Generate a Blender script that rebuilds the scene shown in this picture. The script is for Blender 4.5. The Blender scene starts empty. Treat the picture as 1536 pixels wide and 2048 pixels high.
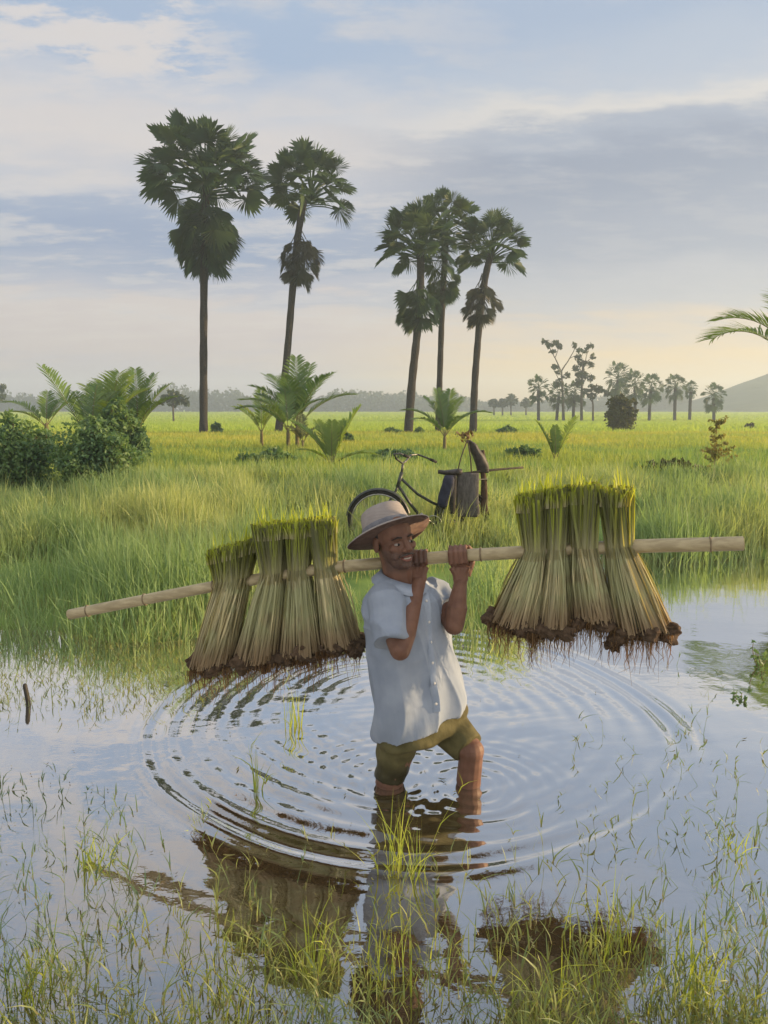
import bpy, math, random
import numpy as np
from mathutils import Vector, Matrix

SC = bpy.context.scene
COL = SC.collection
rng = np.random.default_rng(7)
random.seed(7)
PI = math.pi
R = math.radians

# ------------------------------------------------------------------ camera
CAM_H, FPX, PITCH = 1.5, 1479.0, R(8.04)
CP, SP = math.cos(PITCH), math.sin(PITCH)


def ray(px, py):
    u, v = (px - 768) / FPX, (1024 - py) / FPX
    return np.array([u, CP + v * SP, -SP + v * CP])


def P(px, py, Y):
    d = ray(px, py)
    t = Y / d[1]
    return np.array([d[0] * t, Y, CAM_H + d[2] * t])


def G(px, py, z=0.0):
    d = ray(px, py)
    t = (z - CAM_H) / d[2]
    return np.array([d[0] * t, d[1] * t, z])


def mpp(Y, py=1024):
    """metres per photo pixel at distance Y"""
    return (P(769, py, Y) - P(768, py, Y))[0]


def nrm(v):
    v = np.asarray(v, float)
    return v / (np.linalg.norm(v) + 1e-12)


def lin(r, g, b):
    def f(c):
        c /= 255.0
        return c / 12.92 if c <= 0.04045 else ((c + 0.055) / 1.055) ** 2.4
    return (f(r), f(g), f(b))


# ------------------------------------------------------------------ terrain shape
def shore_y(x):
    x = np.asarray(x, float)
    base = 4.55 + 0.12 * np.sin(x * 1.9 + 1.0) + 0.08 * np.sin(x * 4.7)
    t = np.clip((x - 0.72) / 0.95, 0, 1)
    t = t * t * (3 - 2 * t)
    right = 7.15 + 0.10 * np.sin(x * 1.3) + 0.06 * np.sin(x * 3.9)
    return base * (1 - t) + right * t


def ground_z(x, y):
    x = np.asarray(x, float)
    y = np.asarray(y, float)
    s = y - shore_y(x)
    s = np.maximum(s, np.abs(x) - 24)
    s = np.maximum(s, -8 - y)
    t = np.clip((s + 0.75) / 1.25, 0, 1)
    t = t * t * (3 - 2 * t)
    z = -0.33 + 0.38 * t
    z = z + np.where(s > 0.2, 0.03 * np.sin(x * 1.1 + 0.6 * y) * np.sin(y * 0.9 + 0.4 * x) * np.clip(s, 0, 1), 0)
    far = np.clip((y - 14) / 96.0, 0, 1)
    return z - 0.78 * far


# ------------------------------------------------------------------ mesh helpers
class MB:
    """collects vertices and faces of one mesh"""

    def __init__(self):
        self.v, self.f, self.n = [], [], 0

    def add(self, verts, faces):
        verts = np.asarray(verts, float).reshape(-1, 3)
        self.v.append(verts)
        k = self.n
        self.f += [tuple(int(i) + k for i in f) for f in faces]
        self.n += len(verts)
        return self

    def loft(self, rings, cap=True, closed=False):
        m, n = len(rings), len(rings[0])
        fs = []
        for i in range(m if closed else m - 1):
            a, b = i * n, ((i + 1) % m) * n
            for j in range(n):
                k = (j + 1) % n
                fs.append((a + j, a + k, b + k, b + j))
        if cap and not closed:
            fs.append(tuple(range(n))[::-1])
            fs.append(tuple((m - 1) * n + j for j in range(n)))
        return self.add(np.concatenate(rings), fs)

    def tube(self, pts, rad, n=8, cap=True, closed=False, flat=None):
        pts = np.asarray(pts, float)
        m = len(pts)
        rad = np.full(m, rad, float) if np.isscalar(rad) else np.asarray(rad, float)
        if closed:
            tan = np.roll(pts, -1, 0) - np.roll(pts, 1, 0)
        else:
            tan = np.gradient(pts, axis=0)
        ref = np.array([0, 0, 1.0])
        if abs(nrm(tan[0])[2]) > 0.9:
            ref = np.array([0, 1.0, 0])
        u = nrm(np.cross(nrm(tan[0]), ref))
        rings = []
        ang = np.linspace(0, 2 * PI, n, endpoint=False)
        for i in range(m):
            t = nrm(tan[i])
            u = nrm(u - t * np.dot(u, t))
            w = np.cross(t, u)
            rings.append(pts[i] + rad[i] * (np.cos(ang)[:, None] * u + np.sin(ang)[:, None] * w))
        return self.loft(rings, cap, closed)

    def ball(self, c, r, nu=14, nv=9, rot=None, fn=None):
        r = np.array([r, r, r]) if np.isscalar(r) else np.asarray(r, float)
        th = np.linspace(0, PI, nv + 1)[1:-1]
        ph = np.linspace(0, 2 * PI, nu, endpoint=False)
        vs = [(0, 0, 1)] + [(math.sin(t) * math.cos(p), math.sin(t) * math.sin(p), math.cos(t)) for t in th for p in ph] + [(0, 0, -1)]
        vs = np.array(vs)
        if fn is not None:
            vs = vs * fn(vs)[:, None]
        vs = vs * r
        if rot is not None:
            vs = vs @ np.asarray(rot)
        fs = []
        for j in range(nu):
            k = (j + 1) % nu
            fs.append((0, 1 + j, 1 + k))
            for i in range(nv - 2):
                a, b = 1 + i * nu, 1 + (i + 1) * nu
                fs.append((a + j, b + j, b + k, a + k))
            fs.append((1 + (nv - 2) * nu + j, len(vs) - 1, 1 + (nv - 2) * nu + k))
        return self.add(vs + np.asarray(c, float), fs)

    def mesh(self, name, smooth=True):
        me = bpy.data.meshes.new(name)
        me.from_pydata(np.concatenate(self.v).tolist(), [], self.f)
        me.validate()
        if smooth:
            me.polygons.foreach_set('use_smooth', [True] * len(me.polygons))
        me.update()
        return me


def link(name, me, mat=None, parent=None):
    o = bpy.data.objects.new(name, me)
    COL.objects.link(o)
    if mat is not None:
        me.materials.clear()
        me.materials.append(mat)
    if parent is not None:
        o.parent = parent
        o.matrix_parent_inverse = Matrix.Translation(-parent.location)
    return o


def part(name, mb, mat, parent=None, smooth=True):
    return link(name, mb.mesh(name, smooth), mat, parent)


def tag(o, label, cat, group=None):
    o['label'] = label
    o['category'] = cat
    if group:
        o['group'] = group
    return o


def thing(name, loc, label, cat, group=None):
    o = bpy.data.objects.new(name, None)
    COL.objects.link(o)
    o.empty_display_size = 0.1
    o.location = Vector(loc)
    return tag(o, label, cat, group)


def np_mesh(name, V, Q, smooth=False, **attrs):
    """mesh of equal-sided faces straight from numpy arrays"""
    V = np.ascontiguousarray(V, dtype=np.float32).reshape(-1, 3)
    Q = np.ascontiguousarray(Q, dtype=np.int32)
    m, k = Q.shape
    me = bpy.data.meshes.new(name)
    me.vertices.add(len(V))
    me.vertices.foreach_set('co', V.ravel())
    me.loops.add(m * k)
    me.loops.foreach_set('vertex_index', Q.ravel())
    me.polygons.add(m)
    me.polygons.foreach_set('loop_start', np.arange(0, m * k, k, dtype=np.int32))
    me.polygons.foreach_set('loop_total', np.full(m, k, dtype=np.int32))
    if smooth:
        me.polygons.foreach_set('use_smooth', np.ones(m, dtype=bool))
    for an, av in attrs.items():
        a = me.attributes.new(an, 'FLOAT', 'POINT')
        a.data.foreach_set('value', np.ascontiguousarray(av, dtype=np.float32).ravel())
    me.update(calc_edges=True)
    return me


class QB:
    """collects quads with two per-vertex values: rnd (per leaf) and t (along the leaf)"""

    def __init__(self):
        self.V, self.Q, self.r, self.t, self.n = [], [], [], [], 0

    def add(self, V, Q, r, t):
        V = np.asarray(V, float).reshape(-1, 3)
        self.V.append(V)
        self.Q.append(np.asarray(Q, int) + self.n)
        self.r.append(np.broadcast_to(np.asarray(r, float), (len(V),)))
        self.t.append(np.broadcast_to(np.asarray(t, float), (len(V),)))
        self.n += len(V)

    def ribbons(self, C, W, S, rnd):
        """C (n,k,3) centre lines, W (n,k) half widths, S (n,3) or (n,k,3) side directions, rnd (n,)"""
        n, k, _ = C.shape
        if S.ndim == 2:
            S = np.repeat(S[:, None, :], k, 1)
        V = np.stack([C - S * W[..., None], C + S * W[..., None]], 2)
        idx = np.arange(n * k * 2).reshape(n, k, 2)
        Q = np.stack([idx[:, :-1, 0], idx[:, :-1, 1], idx[:, 1:, 1], idx[:, 1:, 0]], -1).reshape(-1, 4)
        t = np.broadcast_to(np.linspace(0, 1, k)[None, :, None], (n, k, 2)).ravel()
        self.add(V.reshape(-1, 3), Q, np.repeat(rnd, k * 2), t)

    def mesh(self, name, smooth=False):
        return np_mesh(name, np.concatenate(self.V), np.concatenate(self.Q), smooth, rnd=np.concatenate(self.r), t=np.concatenate(self.t))


def wob(p, seed=0, freq=1.0, octaves=3):
    """cheap smooth noise in -1..1 from sums of random sines"""
    r = np.random.default_rng(seed)
    p = np.asarray(p, float)
    out = np.zeros(p.shape[:-1])
    amp, tot = 1.0, 0.0
    for o in range(octaves):
        for k in range(4):
            d = r.normal(size=p.shape[-1])
            d /= np.linalg.norm(d)
            out += amp * np.sin(p @ d * freq * (2 ** o) * r.uniform(0.8, 1.3) * 2 + r.uniform(0, 6.3)) / 2
        tot += amp
        amp *= 0.5
    return out / tot


# ------------------------------------------------------------------ materials
def new_mat(name):
    m = bpy.data.materials.new(name)
    m.use_nodes = True
    nt = m.node_tree
    nt.nodes.clear()
    out = nt.nodes.new('ShaderNodeOutputMaterial')
    return m, nt, out


def N(nt, kind, **kw):
    n = nt.nodes.new(kind)
    for k, v in kw.items():
        setattr(n, k, v)
    return n


def setin(nt, sock, v):
    if isinstance(v, bpy.types.NodeSocket):
        nt.links.new(v, sock)
    elif v is not None:
        if hasattr(sock.default_value, '__len__') and len(sock.default_value) == 4 and len(v) == 3:
            v = (*v, 1)
        sock.default_value = v


def mth(nt, op, a, b=None, c=None, clamp=False):
    n = N(nt, 'ShaderNodeMath', operation=op, use_clamp=clamp)
    for s, v in zip(n.inputs, (a, b, c)):
        setin(nt, s, v)
    return n.outputs[0]


def mixc(nt, f, a, b, blend='MIX'):
    n = N(nt, 'ShaderNodeMix', data_type='RGBA', blend_type=blend)
    setin(nt, n.inputs[0], f)
    setin(nt, n.inputs[6], a)
    setin(nt, n.inputs[7], b)
    return n.outputs[2]


def noise(nt, vec, scale, detail=3, rough=0.5):
    n = N(nt, 'ShaderNodeTexNoise')
    if vec is not None:
        nt.links.new(vec, n.inputs['Vector'])
    n.inputs['Scale'].default_value = scale
    n.inputs['Detail'].default_value = detail
    n.inputs['Roughness'].default_value = rough
    return n.outputs['Fac']


def mapr(nt, v, a, b, c=0.0, d=1.0, smooth=True):
    n = N(nt, 'ShaderNodeMapRange', interpolation_type='SMOOTHSTEP' if smooth else 'LINEAR')
    for s, x in zip(n.inputs[:5], (v, a, b, c, d)):
        setin(nt, s, x)
    return n.outputs[0]


def coords(nt, scale=(1, 1, 1), kind='Object'):
    tc = N(nt, 'ShaderNodeTexCoord')
    mp = N(nt, 'ShaderNodeMapping')
    mp.inputs['Scale'].default_value = scale
    nt.links.new(tc.outputs[kind], mp.inputs['Vector'])
    return mp.outputs[0]


def world_pos(nt, scale=(1, 1, 1)):
    g = N(nt, 'ShaderNodeNewGeometry')
    mp = N(nt, 'ShaderNodeMapping')
    mp.inputs['Scale'].default_value = scale
    nt.links.new(g.outputs['Position'], mp.inputs['Vector'])
    return mp.outputs[0]


def attr(nt, name):
    return N(nt, 'ShaderNodeAttribute', attribute_name=name).outputs['Fac']


def bsdf(nt, col, rough=0.6, spec=0.3, bump=None, bstr=0.2, bdist=0.01):
    b = N(nt, 'ShaderNodeBsdfPrincipled')
    setin(nt, b.inputs['Base Color'], col)
    setin(nt, b.inputs['Roughness'], rough)
    b.inputs['Specular IOR Level'].default_value = spec
    if bump is not None:
        bn = N(nt, 'ShaderNodeBump')
        bn.inputs['Strength'].default_value = bstr
        bn.inputs['Distance'].default_value = bdist
        nt.links.new(bump, bn.inputs['Height'])
        nt.links.new(bn.outputs[0], b.inputs['Normal'])
    return b


def leaf_mat(name, a, b, base=None, transl=0.4, tint=(1.0, 1.0, 0.45), patch=None, patch_scale=0.5, rough=0.5, spec=0.25, foot=0.35):
    """foliage: colour between a and b per leaf, optional stalk colour at the leaf's foot, optional second colour in patches"""
    m, nt, out = new_mat(name)
    col = mixc(nt, attr(nt, 'rnd'), a, b)
    if patch is not None:
        f = mapr(nt, noise(nt, world_pos(nt), patch_scale, 2), 0.42, 0.6)
        col = mixc(nt, mth(nt, 'MULTIPLY', f, 0.85), col, patch)
    if base is not None:
        col = mixc(nt, mapr(nt, attr(nt, 't'), 0.0, foot, 1, 0), col, base)
    p = bsdf(nt, col, rough, spec)
    tr = N(nt, 'ShaderNodeBsdfTranslucent')
    nt.links.new(mixc(nt, 1.0, col, tint, 'MULTIPLY'), tr.inputs['Color'])
    mx = N(nt, 'ShaderNodeMixShader')
    mx.inputs[0].default_value = transl
    nt.links.new(p.outputs[0], mx.inputs[1])
    nt.links.new(tr.outputs[0], mx.inputs[2])
    nt.links.new(mx.outputs[0], out.inputs['Surface'])
    return m


def plain_mat(name, a, b=None, scale=8, stretch=(1, 1, 1), rough=0.6, spec=0.3, bstr=0.25, bdist=0.01, metal=0.0, detail=4):
    m, nt, out = new_mat(name)
    v = coords(nt, stretch)
    n = noise(nt, v, scale, detail, 0.6)
    col = mixc(nt, mapr(nt, n, 0.35, 0.65), a, b if b is not None else a)
    p = bsdf(nt, col, rough, spec, n, bstr, bdist)
    p.inputs['Metallic'].default_value = metal
    nt.links.new(p.outputs[0], out.inputs['Surface'])
    return m


# ------------------------------------------------------------------ sun, sky, haze, camera
SUN_EL, SUN_AZ = R(10), R(84)        # azimuth measured from the view direction (+Y) towards the right (+X)
S = Vector((math.sin(SUN_AZ) * math.cos(SUN_EL), math.cos(SUN_AZ) * math.cos(SUN_EL), math.sin(SUN_EL)))
sun = bpy.data.lights.new('sun', 'SUN')
sun.energy = 5.0
sun.angle = R(0.6)
sun.color = (1.0, 0.72, 0.40)
so = bpy.data.objects.new('sun', sun)
so.rotation_euler = (-S).to_track_quat('-Z', 'Y').to_euler()
so.location = (20, 10, 20)
COL.objects.link(so)

W = bpy.data.worlds.new('World')
SC.world = W
W.use_nodes = True
nt = W.node_tree
nt.nodes.clear()
wo = N(nt, 'ShaderNodeOutputWorld')
bg = N(nt, 'ShaderNodeBackground')
BG = 0.1
EXPO = 0.9
bg.inputs['Strength'].default_value = BG
nt.links.new(bg.outputs[0], wo.inputs['Surface'])
sky = N(nt, 'ShaderNodeTexSky', sky_type='NISHITA')
sky.sun_disc = False
sky.sun_elevation = SUN_EL
sky.sun_rotation = SUN_AZ
sky.air_density = 1.0
sky.dust_density = 2.0
tc = N(nt, 'ShaderNodeTexCoord')
sp = N(nt, 'ShaderNodeSeparateXYZ')
nt.links.new(tc.outputs['Generated'], sp.inputs[0])
dx, dy, dz = sp.outputs
el = mth(nt, 'MULTIPLY', mth(nt, 'ARCSINE', dz), 180 / PI)
az = mth(nt, 'MULTIPLY', mth(nt, 'ARCTAN2', dx, dy), 180 / PI)
den = mth(nt, 'ADD', mth(nt, 'MAXIMUM', dz, 0.0), 0.10)
cv = N(nt, 'ShaderNodeCombineXYZ')
nt.links.new(mth(nt, 'DIVIDE', mth(nt, 'MULTIPLY', dx, 0.55), den), cv.inputs[0])
nt.links.new(mth(nt, 'DIVIDE', dy, den), cv.inputs[1])
big = noise(nt, cv.outputs[0], 1.1, 5, 0.55)
fine = noise(nt, cv.outputs[0], 4.5, 7, 0.62)
tiny = noise(nt, cv.outputs[0], 13.0, 6, 0.65)
elw = mth(nt, 'ADD', el, mth(nt, 'MULTIPLY', mth(nt, 'SUBTRACT', big, 0.5), 6.0))
elw = mth(nt, 'ADD', elw, mth(nt, 'MULTIPLY', mth(nt, 'SUBTRACT', fine, 0.5), 5.0))


def ramp(nt, fac, stops):
    n = N(nt, 'ShaderNodeValToRGB')
    cr = n.color_ramp
    cr.interpolation = 'EASE'
    while len(cr.elements) < len(stops):
        cr.elements.new(0.5)
    for e, (p, c) in zip(cr.elements, stops):
        e.position = p
        e.color = (*lin(*c), 1)
    nt.links.new(fac, n.inputs[0])
    return n.outputs[0]


e90 = mth(nt, 'DIVIDE', mth(nt, 'MAXIMUM', elw, 0.0), 90)
left = ramp(nt, e90, [(p / 90, c) for p, c in (
    (0, (203, 194, 200)), (2.5, (204, 195, 203)), (4.5, (214, 200, 200)), (6.8, (220, 208, 205)), (8.2, (190, 191, 206)), (11, (158, 171, 199)),
    (13.5, (172, 182, 204)), (15, (208, 207, 214)), (18, (226, 218, 215)), (20.5, (206, 209, 219)), (22.5, (174, 192, 218)), (28, (178, 196, 221)),
    (36, (196, 213, 238)), (47, (206, 223, 248)), (58, (205, 210, 220)), (90, (235, 235, 235)))])
right = ramp(nt, e90, [(p / 90, c) for p, c in (
    (0, (252, 214, 158)), (2.8, (249, 217, 172)), (5.2, (232, 211, 190)), (8, (197, 196, 203)), (10.5, (174, 178, 193)), (16.5, (160, 167, 185)),
    (18.6, (180, 186, 200)), (19.8, (230, 224, 218)), (21.3, (194, 203, 218)), (25, (178, 193, 216)), (31, (180, 198, 224)),
    (36, (196, 213, 238)), (47, (206, 223, 248)), (58, (205, 210, 220)), (90, (235, 235, 235)))])
azw = mth(nt, 'ADD', az, mth(nt, 'MULTIPLY', mth(nt, 'SUBTRACT', big, 0.5), 14.0))
skyc = mixc(nt, mapr(nt, azw, -9, 11), left, right)
# altocumulus patch, upper left, and thin wisps across the rest
pm = mth(nt, 'MULTIPLY', mapr(nt, azw, -7, -16), mapr(nt, elw, 18, 23))
pm = mth(nt, 'MULTIPLY', pm, mapr(nt, mth(nt, 'ADD', fine, mth(nt, 'MULTIPLY', tiny, 1.1)), 0.90, 1.14))
skyc = mixc(nt, mth(nt, 'MULTIPLY', pm, 0.9), skyc, lin(232, 224, 220))
wm = mth(nt, 'MULTIPLY', mapr(nt, mth(nt, 'ADD', fine, mth(nt, 'MULTIPLY', tiny, 0.3)), 0.60, 0.80), mapr(nt, el, 3, 9))
wm = mth(nt, 'MULTIPLY', wm, mapr(nt, azw, -2, 10, 1.0, 0.35))
skyc = mixc(nt, mth(nt, 'MULTIPLY', wm, 0.55), skyc, lin(230, 221, 215))
# sky brightened overhead and behind the viewer, added as out-of-view fill light
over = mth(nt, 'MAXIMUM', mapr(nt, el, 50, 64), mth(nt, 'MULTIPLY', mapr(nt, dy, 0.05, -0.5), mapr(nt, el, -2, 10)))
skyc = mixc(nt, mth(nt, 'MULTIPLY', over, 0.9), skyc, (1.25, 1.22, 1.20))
scaled = N(nt, 'ShaderNodeVectorMath', operation='SCALE')
nt.links.new(skyc, scaled.inputs[0])
scaled.inputs['Scale'].default_value = 1.0 / BG / 2 ** EXPO
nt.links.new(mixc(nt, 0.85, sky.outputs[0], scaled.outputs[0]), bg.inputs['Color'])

cam = bpy.data.cameras.new('camera')
cam.sensor_fit = 'VERTICAL'
cam.sensor_height = 24
cam.lens = 24 * FPX / 2048
cam.clip_start = 0.05
cam.clip_end = 6000
co = bpy.data.objects.new('camera', cam)
co.location = (0, 0, CAM_H)
co.rotation_euler = (PI / 2 - PITCH, 0, 0)
COL.objects.link(co)
SC.camera = co
SC.view_settings.view_transform = 'Standard'
SC.view_settings.look = 'None'
SC.view_settings.exposure = EXPO
SC.render.engine = 'CYCLES'
SC.cycles.use_denoising = True
SC.cycles.max_bounces = 8
SC.cycles.transparent_max_bounces = 8

HZ = MB()
hx, hy0, hy1, hz0, hz1 = 700, -60, 700, -1.9, 27
HZ.add([(-hx, hy0, hz0), (hx, hy0, hz0), (hx, hy1, hz0), (-hx, hy1, hz0), (-hx, hy0, hz1), (hx, hy0, hz1), (hx, hy1, hz1), (-hx, hy1, hz1)],
       [(3, 2, 1, 0), (4, 5, 6, 7), (0, 1, 5, 4), (1, 2, 6, 5), (2, 3, 7, 6), (3, 0, 4, 7)])
hm, nt, out = new_mat('haze_air')
pv = N(nt, 'ShaderNodeVolumePrincipled')
pv.inputs['Color'].default_value = (0.74, 0.90, 1.0, 1)
pv.inputs['Density'].default_value = 0.0017
pv.inputs['Anisotropy'].default_value = 0.25
nt.links.new(pv.outputs[0], out.inputs['Volume'])
hz = part('haze', HZ, hm, smooth=False)
hz['kind'] = 'stuff'
hz['label'] = 'thin morning haze over the fields'

# ------------------------------------------------------------------ ground, water, hill
def axis(*segs):
    out = []
    for a, b, n in segs:
        out.append(np.linspace(a, b, n, endpoint=False))
    return np.concatenate(out)


def grow(a, b, n):
    return a * (b / a) ** np.linspace(0, 1, n)


gx = np.concatenate([-grow(14, 650, 40)[::-1], np.linspace(-14, 14, 181)[1:-1], grow(14, 650, 40)])
gy = np.concatenate([np.linspace(-55, -9, 12), np.linspace(-8, 2, 16)[:-1], np.linspace(2, 14, 121)[:-1], grow(14, 650, 110)])


def grid(name, gx, gy, zf, mat, smooth=True):
    X, Y = np.meshgrid(gx, gy)
    V = np.stack([X, Y, zf(X, Y)], -1).reshape(-1, 3)
    nx, ny = len(gx), len(gy)
    i = np.arange(nx * ny).reshape(ny, nx)
    Q = np.stack([i[:-1, :-1], i[:-1, 1:], i[1:, 1:], i[1:, :-1]], -1).reshape(-1, 4)
    return link(name, np_mesh(name, V, Q, smooth), mat)


gm, nt, out = new_mat('field_ground')
wp = world_pos(nt)
spx = N(nt, 'ShaderNodeSeparateXYZ')
nt.links.new(wp, spx.inputs[0])
yy = mth(nt, 'ADD', spx.outputs[1], mth(nt, 'MULTIPLY', mth(nt, 'SUBTRACT', noise(nt, wp, 0.12, 3), 0.5), 10))
lush = mixc(nt, mapr(nt, noise(nt, wp, 1.3, 4), 0.35, 0.65), (0.10, 0.17, 0.05), (0.20, 0.28, 0.07))
ripe = mixc(nt, mapr(nt, noise(nt, wp, 0.6, 4), 0.35, 0.65), (0.50, 0.45, 0.05), (0.40, 0.42, 0.06))
paddy = mixc(nt, mapr(nt, noise(nt, world_pos(nt, (0.4, 1, 1)), 0.25, 4), 0.35, 0.65), (0.34, 0.48, 0.07), (0.44, 0.55, 0.09))
mud = mixc(nt, noise(nt, wp, 6, 4), (0.045, 0.032, 0.018), (0.09, 0.065, 0.035))
c = mixc(nt, mapr(nt, yy, 20, 27), lush, ripe)
c = mixc(nt, mapr(nt, yy, 38, 46), c, paddy)
c = mixc(nt, mth(nt, 'MAXIMUM', mapr(nt, spx.outputs[2], -0.06, 0.03), mapr(nt, spx.outputs[1], 9, 11)), mud, c)
b = bsdf(nt, c, 0.9, 0.1, noise(nt, wp, 9, 5), 0.3, 0.03)
nt.links.new(b.outputs[0], out.inputs['Surface'])
ground = grid('ground', gx, gy, ground_z, gm)
ground['kind'] = 'structure'
ground['label'] = 'grassy bank and rice fields reaching to the horizon'

RC = np.array([0.12, 3.55])                 # centre of the rings
LEG1, LEG2 = G(780, 1552)[:2], G(945, 1572)[:2]


def water_z(X, Y):
    p = np.stack([X, Y], -1)
    r = np.hypot(X - RC[0], Y - RC[1])
    th = np.arctan2(Y - RC[1], X - RC[0])
    rw = r + 0.03 * np.sin(2 * th + 1) + 0.014 * np.sin(5 * th) + 0.012 * wob(p, 12, 1.8, 2)
    slope = 0.19 * np.exp(-((rw - 1.26) / 0.10) ** 2) + 0.085 * np.exp(-((rw - 0.95) / 0.22) ** 2) + 0.05 * np.exp(-((rw - 0.55) / 0.2) ** 2) + 0.040 * np.exp(-((rw - 1.60) / 0.08) ** 2) * (0.5 - 0.5 * np.cos(th)) + 0.005 * np.exp(-((rw - 1.9) / 0.25) ** 2)
    slope = slope * (0.55 + 0.75 * np.clip(0.5 + 0.9 * wob(p, 8, 1.4, 2), 0, 1))
    k0, k1 = 2 * PI / 0.088, 2 * PI / 0.155          # short waves inside, longer ones outside
    u = np.clip((rw - 0.35) / 1.4, 0, None)
    phase = rw * k0 - (k0 - k1) * (rw - 0.35) * np.clip(u, 0, 1) / 2
    kl = k0 + (k1 - k0) * np.clip(u, 0, 1)
    z = slope / kl * np.sin(phase) * (1 + 0.25 * np.sin(3 * th + 2))
    for q, a in ((LEG1, 0.0013), (LEG2, 0.0016)):
        d = np.hypot(X - q[0], Y - q[1])
        z = z + a * np.exp(-((d - 0.16) / 0.2) ** 2) * np.sin(2 * PI * d / 0.065)
    near = np.exp(-((np.hypot(X - 0.1, Y - 3.2)) / 1.1) ** 2)
    z = z + near * 0.0011 * wob(p, 3, 11, 3) * (0.6 + 0.8 * np.abs(np.sin(2.5 * th + 4 * r))) + 0.0005 * wob(p * np.array([0.8, 1.8]), 5, 3.4, 3)
    return z * np.clip((7.6 - Y) / 1.0, 0, 1)


wx = np.concatenate([np.linspace(-23.8, -3.2, 40), np.linspace(-3.1, 3.9, 500), np.linspace(4, 23.8, 36)])
wy = np.concatenate([np.linspace(-7.8, 1.25, 14), np.linspace(1.3, 5.6, 390), np.linspace(5.64, 8.4, 70)])
wm_, nt, out = new_mat('pond_water')
lw = N(nt, 'ShaderNodeLayerWeight')
lw.inputs['Blend'].default_value = 0.5
bmp = N(nt, 'ShaderNodeBump')
bmp.inputs['Strength'].default_value = 0.05
bmp.inputs['Distance'].default_value = 0.01
nt.links.new(noise(nt, world_pos(nt, (1, 1.5, 1)), 16, 3), bmp.inputs['Height'])
gl = N(nt, 'ShaderNodeBsdfGlossy')
gl.inputs['Roughness'].default_value = 0.025
gl.inputs['Color'].default_value = (0.97, 0.97, 0.98, 1)
nt.links.new(bmp.outputs[0], gl.inputs['Normal'])
df = N(nt, 'ShaderNodeBsdfDiffuse')
setin(nt, df.inputs['Color'], mixc(nt, noise(nt, world_pos(nt), 0.7, 3), (0.036, 0.026, 0.012), (0.062, 0.046, 0.021)))
mx = N(nt, 'ShaderNodeMixShader')
nt.links.new(mapr(nt, lw.outputs['Facing'], 0.34, 0.72, 0.35, 0.93, False), mx.inputs[0])
nt.links.new(df.outputs[0], mx.inputs[1])
nt.links.new(gl.outputs[0], mx.inputs[2])
nt.links.new(mx.outputs[0], out.inputs['Surface'])
water = grid('water', wx, wy, water_z, wm_)
water['kind'] = 'structure'
water['label'] = 'rippling flooded paddy water mirroring the sky'

hill_m = plain_mat('hill_woodland', (0.035, 0.055, 0.025), (0.06, 0.08, 0.035), 0.08, rough=1.0, bstr=1.0, bdist=2.0)
hX = np.linspace(100, 560, 90)
hY = np.linspace(310, 450, 30)


def hill_z(X, Y):
    prof = np.interp(X, [100, 140, 160, 172, 184, 200, 225, 260, 330, 440, 560], [-2, 0.5, 4.5, 9, 14, 20, 23, 24, 24, 14, -2])
    acr = np.clip(1 - np.abs((Y - 380) / 70) ** 1.6, 0, 1)
    p = np.stack([X, Y], -1)
    return -1.2 + (prof + 1.2) * acr + (0.7 * wob(p, 11, 0.06, 4) - 0.2) * acr


hill = grid('hill', hX, hY, hill_z, hill_m)
hill['kind'] = 'structure'
hill['label'] = 'hazy wooded hill on the horizon'

# ------------------------------------------------------------------ palms and trees
GREEN_FAN = leaf_mat('fan_leaf', (0.034, 0.076, 0.032), (0.085, 0.125, 0.042), transl=0.38, patch=(0.045, 0.088, 0.046), patch_scale=0.4)
DRY_FAN = leaf_mat('dry_fan_leaf', (0.075, 0.066, 0.045), (0.060, 0.072, 0.038), transl=0.2)
BARK = plain_mat('palm_bark', (0.022, 0.021, 0.020), (0.055, 0.048, 0.043), 9, (1, 1, 3.0), rough=0.9, spec=0.15, bstr=0.8, bdist=0.05)
TREE_BARK = plain_mat('tree_bark', (0.055, 0.045, 0.035), (0.10, 0.085, 0.065), 6, (1, 1, 0.3), rough=0.9, spec=0.1, bstr=0.8, bdist=0.04)
COCO_LEAF = leaf_mat('coconut_leaf', (0.07, 0.15, 0.05), (0.18, 0.26, 0.06), transl=0.42, rough=0.35, spec=0.4)
COCO_LIGHT = leaf_mat('young_coconut_leaf', (0.15, 0.25, 0.05), (0.27, 0.34, 0.06), transl=0.48, rough=0.4, spec=0.35)
COCO_STEM = plain_mat('coconut_stem', (0.11, 0.10, 0.04), (0.16, 0.12, 0.06), 7, (1, 1, 2), rough=0.8)
BUSH_LEAF = leaf_mat('bush_leaf', (0.095, 0.19, 0.085), (0.22, 0.31, 0.11), transl=0.44, patch=(0.09, 0.17, 0.10), patch_scale=1.3)
OLIVE_LEAF = leaf_mat('olive_leaf', (0.055, 0.065, 0.022), (0.095, 0.095, 0.03), transl=0.3)
FAR_LEAF = leaf_mat('far_leaf', (0.035, 0.055, 0.025), (0.065, 0.085, 0.035), transl=0.25)
TWIG = plain_mat('dry_twig', (0.14, 0.10, 0.05), (0.20, 0.15, 0.07), 12, rough=0.9)


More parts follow.
